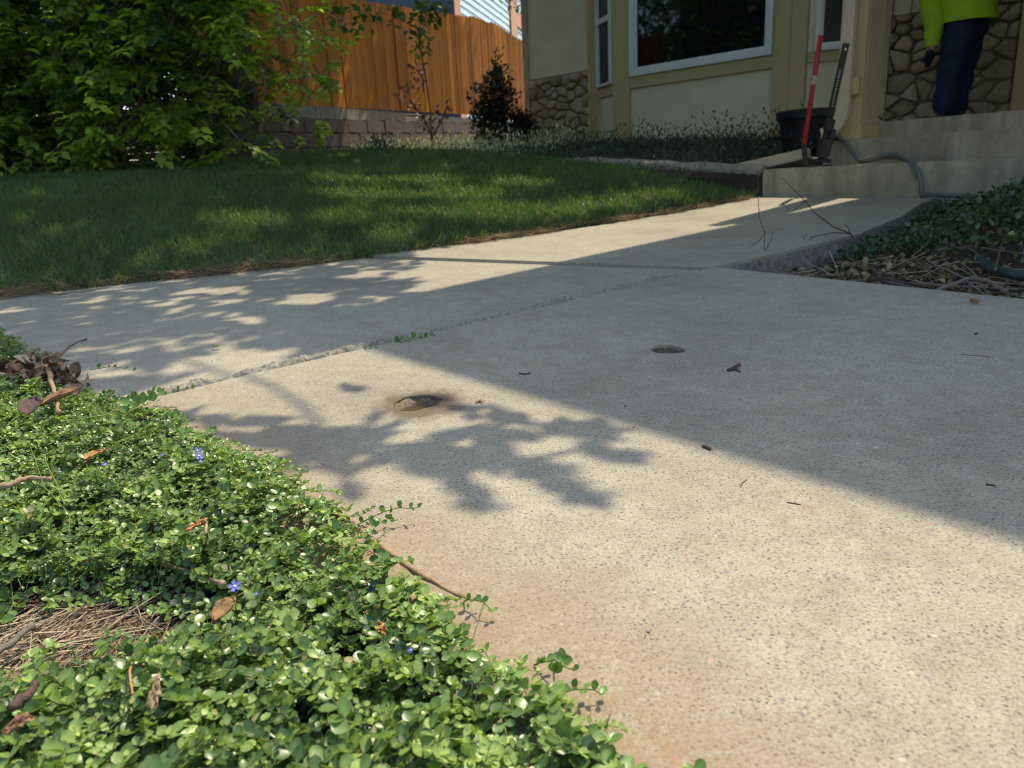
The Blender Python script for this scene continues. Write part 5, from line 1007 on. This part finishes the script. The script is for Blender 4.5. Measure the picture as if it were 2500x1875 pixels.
for nm, w0, dwn in (('L', wrL, unit(hnL-wrL)), ('R', wrR, unit(wrR-elR))):        # hands: palm and five fingers
    kx = 'wl' if nm == 'L' else 'wr'; pm = w0+dwn*.06; B['p'+nm] = (*pm, .03); BE.append((kx, 'p'+nm))
    for f in range(5):
        sp_ = VD*(-.030+.017*f) if f else -VD*.04; k1 = pm+sp_+dwn*(.03 if f else -.005)+LFW*.008; k2 = k1+dwn*.03+LFW*(.006 if f else .02)-(VD*.01 if not f else 0); k3 = k2+dwn*.018-LFW*(.012 if f else 0)
        for t_, kk_, rr_ in (('a', k1, .0095), ('b', k2, .0085), ('c', k3, .0075)): B['f%s%d%s' % (nm, f, t_)] = (*kk_, rr_)
        BE += [('p'+nm, 'f%s%da' % (nm, f)), ('f%s%da' % (nm, f), 'f%s%db' % (nm, f)), ('f%s%db' % (nm, f), 'f%s%dc' % (nm, f))]
body = skin_body('body', B, BE, M['skin'], per)
TR = dict(pel=(*(hip+[0, 0, .0]), (.165, .14)), wa=(*(hip+[0, 0, .08]), (.13, .12)), hl=(*(hipL-[0, 0, .10]-UA*.0), .125), hr=(*(hipR-[0, 0, .10]), .125), kl=(*kn1, .092), kr=(*kn2, .096), al=(*(an1-[0, 0, .035]), .078), ar=(*(an2-[0, 0, .035]), .078))
skin_body('jeans', TR, [('pel', 'wa'), ('pel', 'hl'), ('pel', 'hr'), ('hl', 'kl'), ('hr', 'kr'), ('kl', 'al'), ('kr', 'ar')], M['jean'], per)
cuf = wrL+unit(elL-wrL)*.005
tpts = smoothp([hip+[0, 0, -.06]+UA*.01, hip+[0, 0, .03]+LFW*.02, hip+[0, 0, .16]+LFW*.08, ch-[0, 0, .08], ch+LFW*.06+[0, 0, .08], ch+LFW*.10+[0, 0, .16], nk-[0, 0, .02]], 4)
trad = np.interp(np.linspace(0, 6, len(tpts)), [0, 1, 2, 3, 4, 5, 6], [.215, .21, .205, .21, .20, .15, .065])
sh = MB(); nr_ = 28; rg2 = []
for p_, r_ in zip(tpts, trad):
    for k_ in range(nr_):
        a_ = 2*pi*k_/nr_; f_ = 1+.10*(vnoise(a_*1.9+p_[2]*3, p_[2]*11, 4)-.5)+.06*(vnoise(a_*5, p_[2]*26+a_*2, 9)-.5); rg2.append(p_+r_*f_*(cos(a_)*UA*.92+sin(a_)*VD*1.0))
sh.add(rg2, [(i_*nr_+k_, i_*nr_+(k_+1) % nr_, (i_+1)*nr_+(k_+1) % nr_, (i_+1)*nr_+k_) for i_ in range(len(tpts)-1) for k_ in range(nr_)]).build('shirt', M['hivis'], per, smooth=True)
for sx_, ex_, wx_ in ((shL, elL, cuf), (shR, elR, wrR-LFW*.02)):
    sl_ = smoothp([sx_+(ch-sx_)*.4, sx_, (sx_+ex_)/2, ex_, (ex_+wx_)/2, wx_], 4); sr_ = np.interp(np.linspace(0, 5, len(sl_)), [0, 1, 2, 3, 4, 5], [.08, .085, .078, .068, .060, .044])
    sr_ = [r_*(1+.22*(vnoise(i_*.9, sx_[1]*9, 2)-.5)) for i_, r_ in enumerate(sr_)]; MB().tube(sl_, sr_, 18, cap=False).build('sleeve', M['hivis'], per, smooth=True)
for nm, w0 in (('L', wrL), ('R', wrR)):
    GB = {'w': (*w0, .046)}; GE = []
    for k_, v_ in B.items():
        if k_ == 'p'+nm: GB['p'] = (v_[0], v_[1], v_[2], .050)
        elif k_.startswith('f'+nm): GB[k_] = (v_[0], v_[1], v_[2], v_[3]*1.7)
    GE.append(('w', 'p'))
    for f in range(5): GE += [('p', 'f%s%da' % (nm, f)), ('f%s%da' % (nm, f), 'f%s%db' % (nm, f)), ('f%s%db' % (nm, f), 'f%s%dc' % (nm, f))]
    skin_body('glove', GB, GE, M['glove'], per, 1)
for a_ in (an1, an2): skin_body('boot', dict(a=(*(a_+[0, 0, .03]), .055), b=(*(a_-[0, 0, .035]), .05), c=(*(a_+LFW*.10-[0, 0, .045]), .045), d=(*(a_+LFW*.17-[0, 0, .05]), .038)), [('a', 'b'), ('b', 'c'), ('c', 'd')], M['boot'], per, 1)
bm = bmesh.new(); bmesh.ops.create_uvsphere(bm, u_segments=20, v_segments=12, radius=.098, matrix=Matrix.Translation(Vector(hdp+[0, 0, .045]+UA*.02)) @ Matrix.Diagonal((1, 1, 1.1, 1)))
bmesh.ops.delete(bm, geom=[v for v in bm.verts if (np.array(v.co)-hdp) @ LFW > .055 and v.co.z < hdp[2]+.09], context='VERTS'); me = bpy.data.meshes.new('hair'); bm.to_mesh(me); bm.free(); link('hair', me, M['hair'], per, True)
tag(per, 'person in yellow green shirt and dark jeans stooping on the porch, gloved hand hanging', 'person')

# ------------------------------------------------------------------ trees behind the camera, mirrored in the window
for k, (x_, y_, h_, r_) in enumerate(((-9, -2.5, 6.5, 2.6), (-12.5, 3.6, 8.5, 3.6), (-8.4, 4.7, 6.5, 1.9), (-7, -8, 7, 2.8), (-2.5, -11, 7.5, 3), (3, -12, 7, 3), (-15, -6, 8, 3.4), (-10.5, 9.5, 7, 2.8), (-6.8, 13.5, 7.5, 2.8))):
    t = empty('street_tree', (x_, y_, -.05)); n_ = 5200; ps = []
    for q_i in range(9): ps.append(bushleaves(np.array([x_, y_, h_*.52])+RNG.normal(0, .45, 3)*[r_, r_, h_*.42], (r_*.55, r_*.55, h_*.25), n_//9, .26, ([.02, .05, .012], [.05, .10, .03]), seed=q_i))
    link('crown', leaf_mesh('crown', *cat(ps), 'simple', 1.3), M['ash'], t); MB().tube([(x_, y_, -.1), (x_+.05, y_, h_*.3), (x_, y_+.1, h_*.7)], [.28, .2, .08], 10).build('trunk', M['bark'], t)
    tag(t, ('garden tree left of the camera, mirrored in the bay window', 'broad tree far to the left across the lawn', 'slim tree on the left beyond the lawn, mirrored in the bay window', 'tree behind the camera to the left', 'tree straight behind the camera', 'tree behind the camera to the right', 'tallest tree far behind on the left', 'round tree beyond the brick wall on the far left', 'tree rising behind the dark shrubs and the brick wall')[k], 'tree', 'trees around the garden')
print('objects', len(bpy.data.objects))
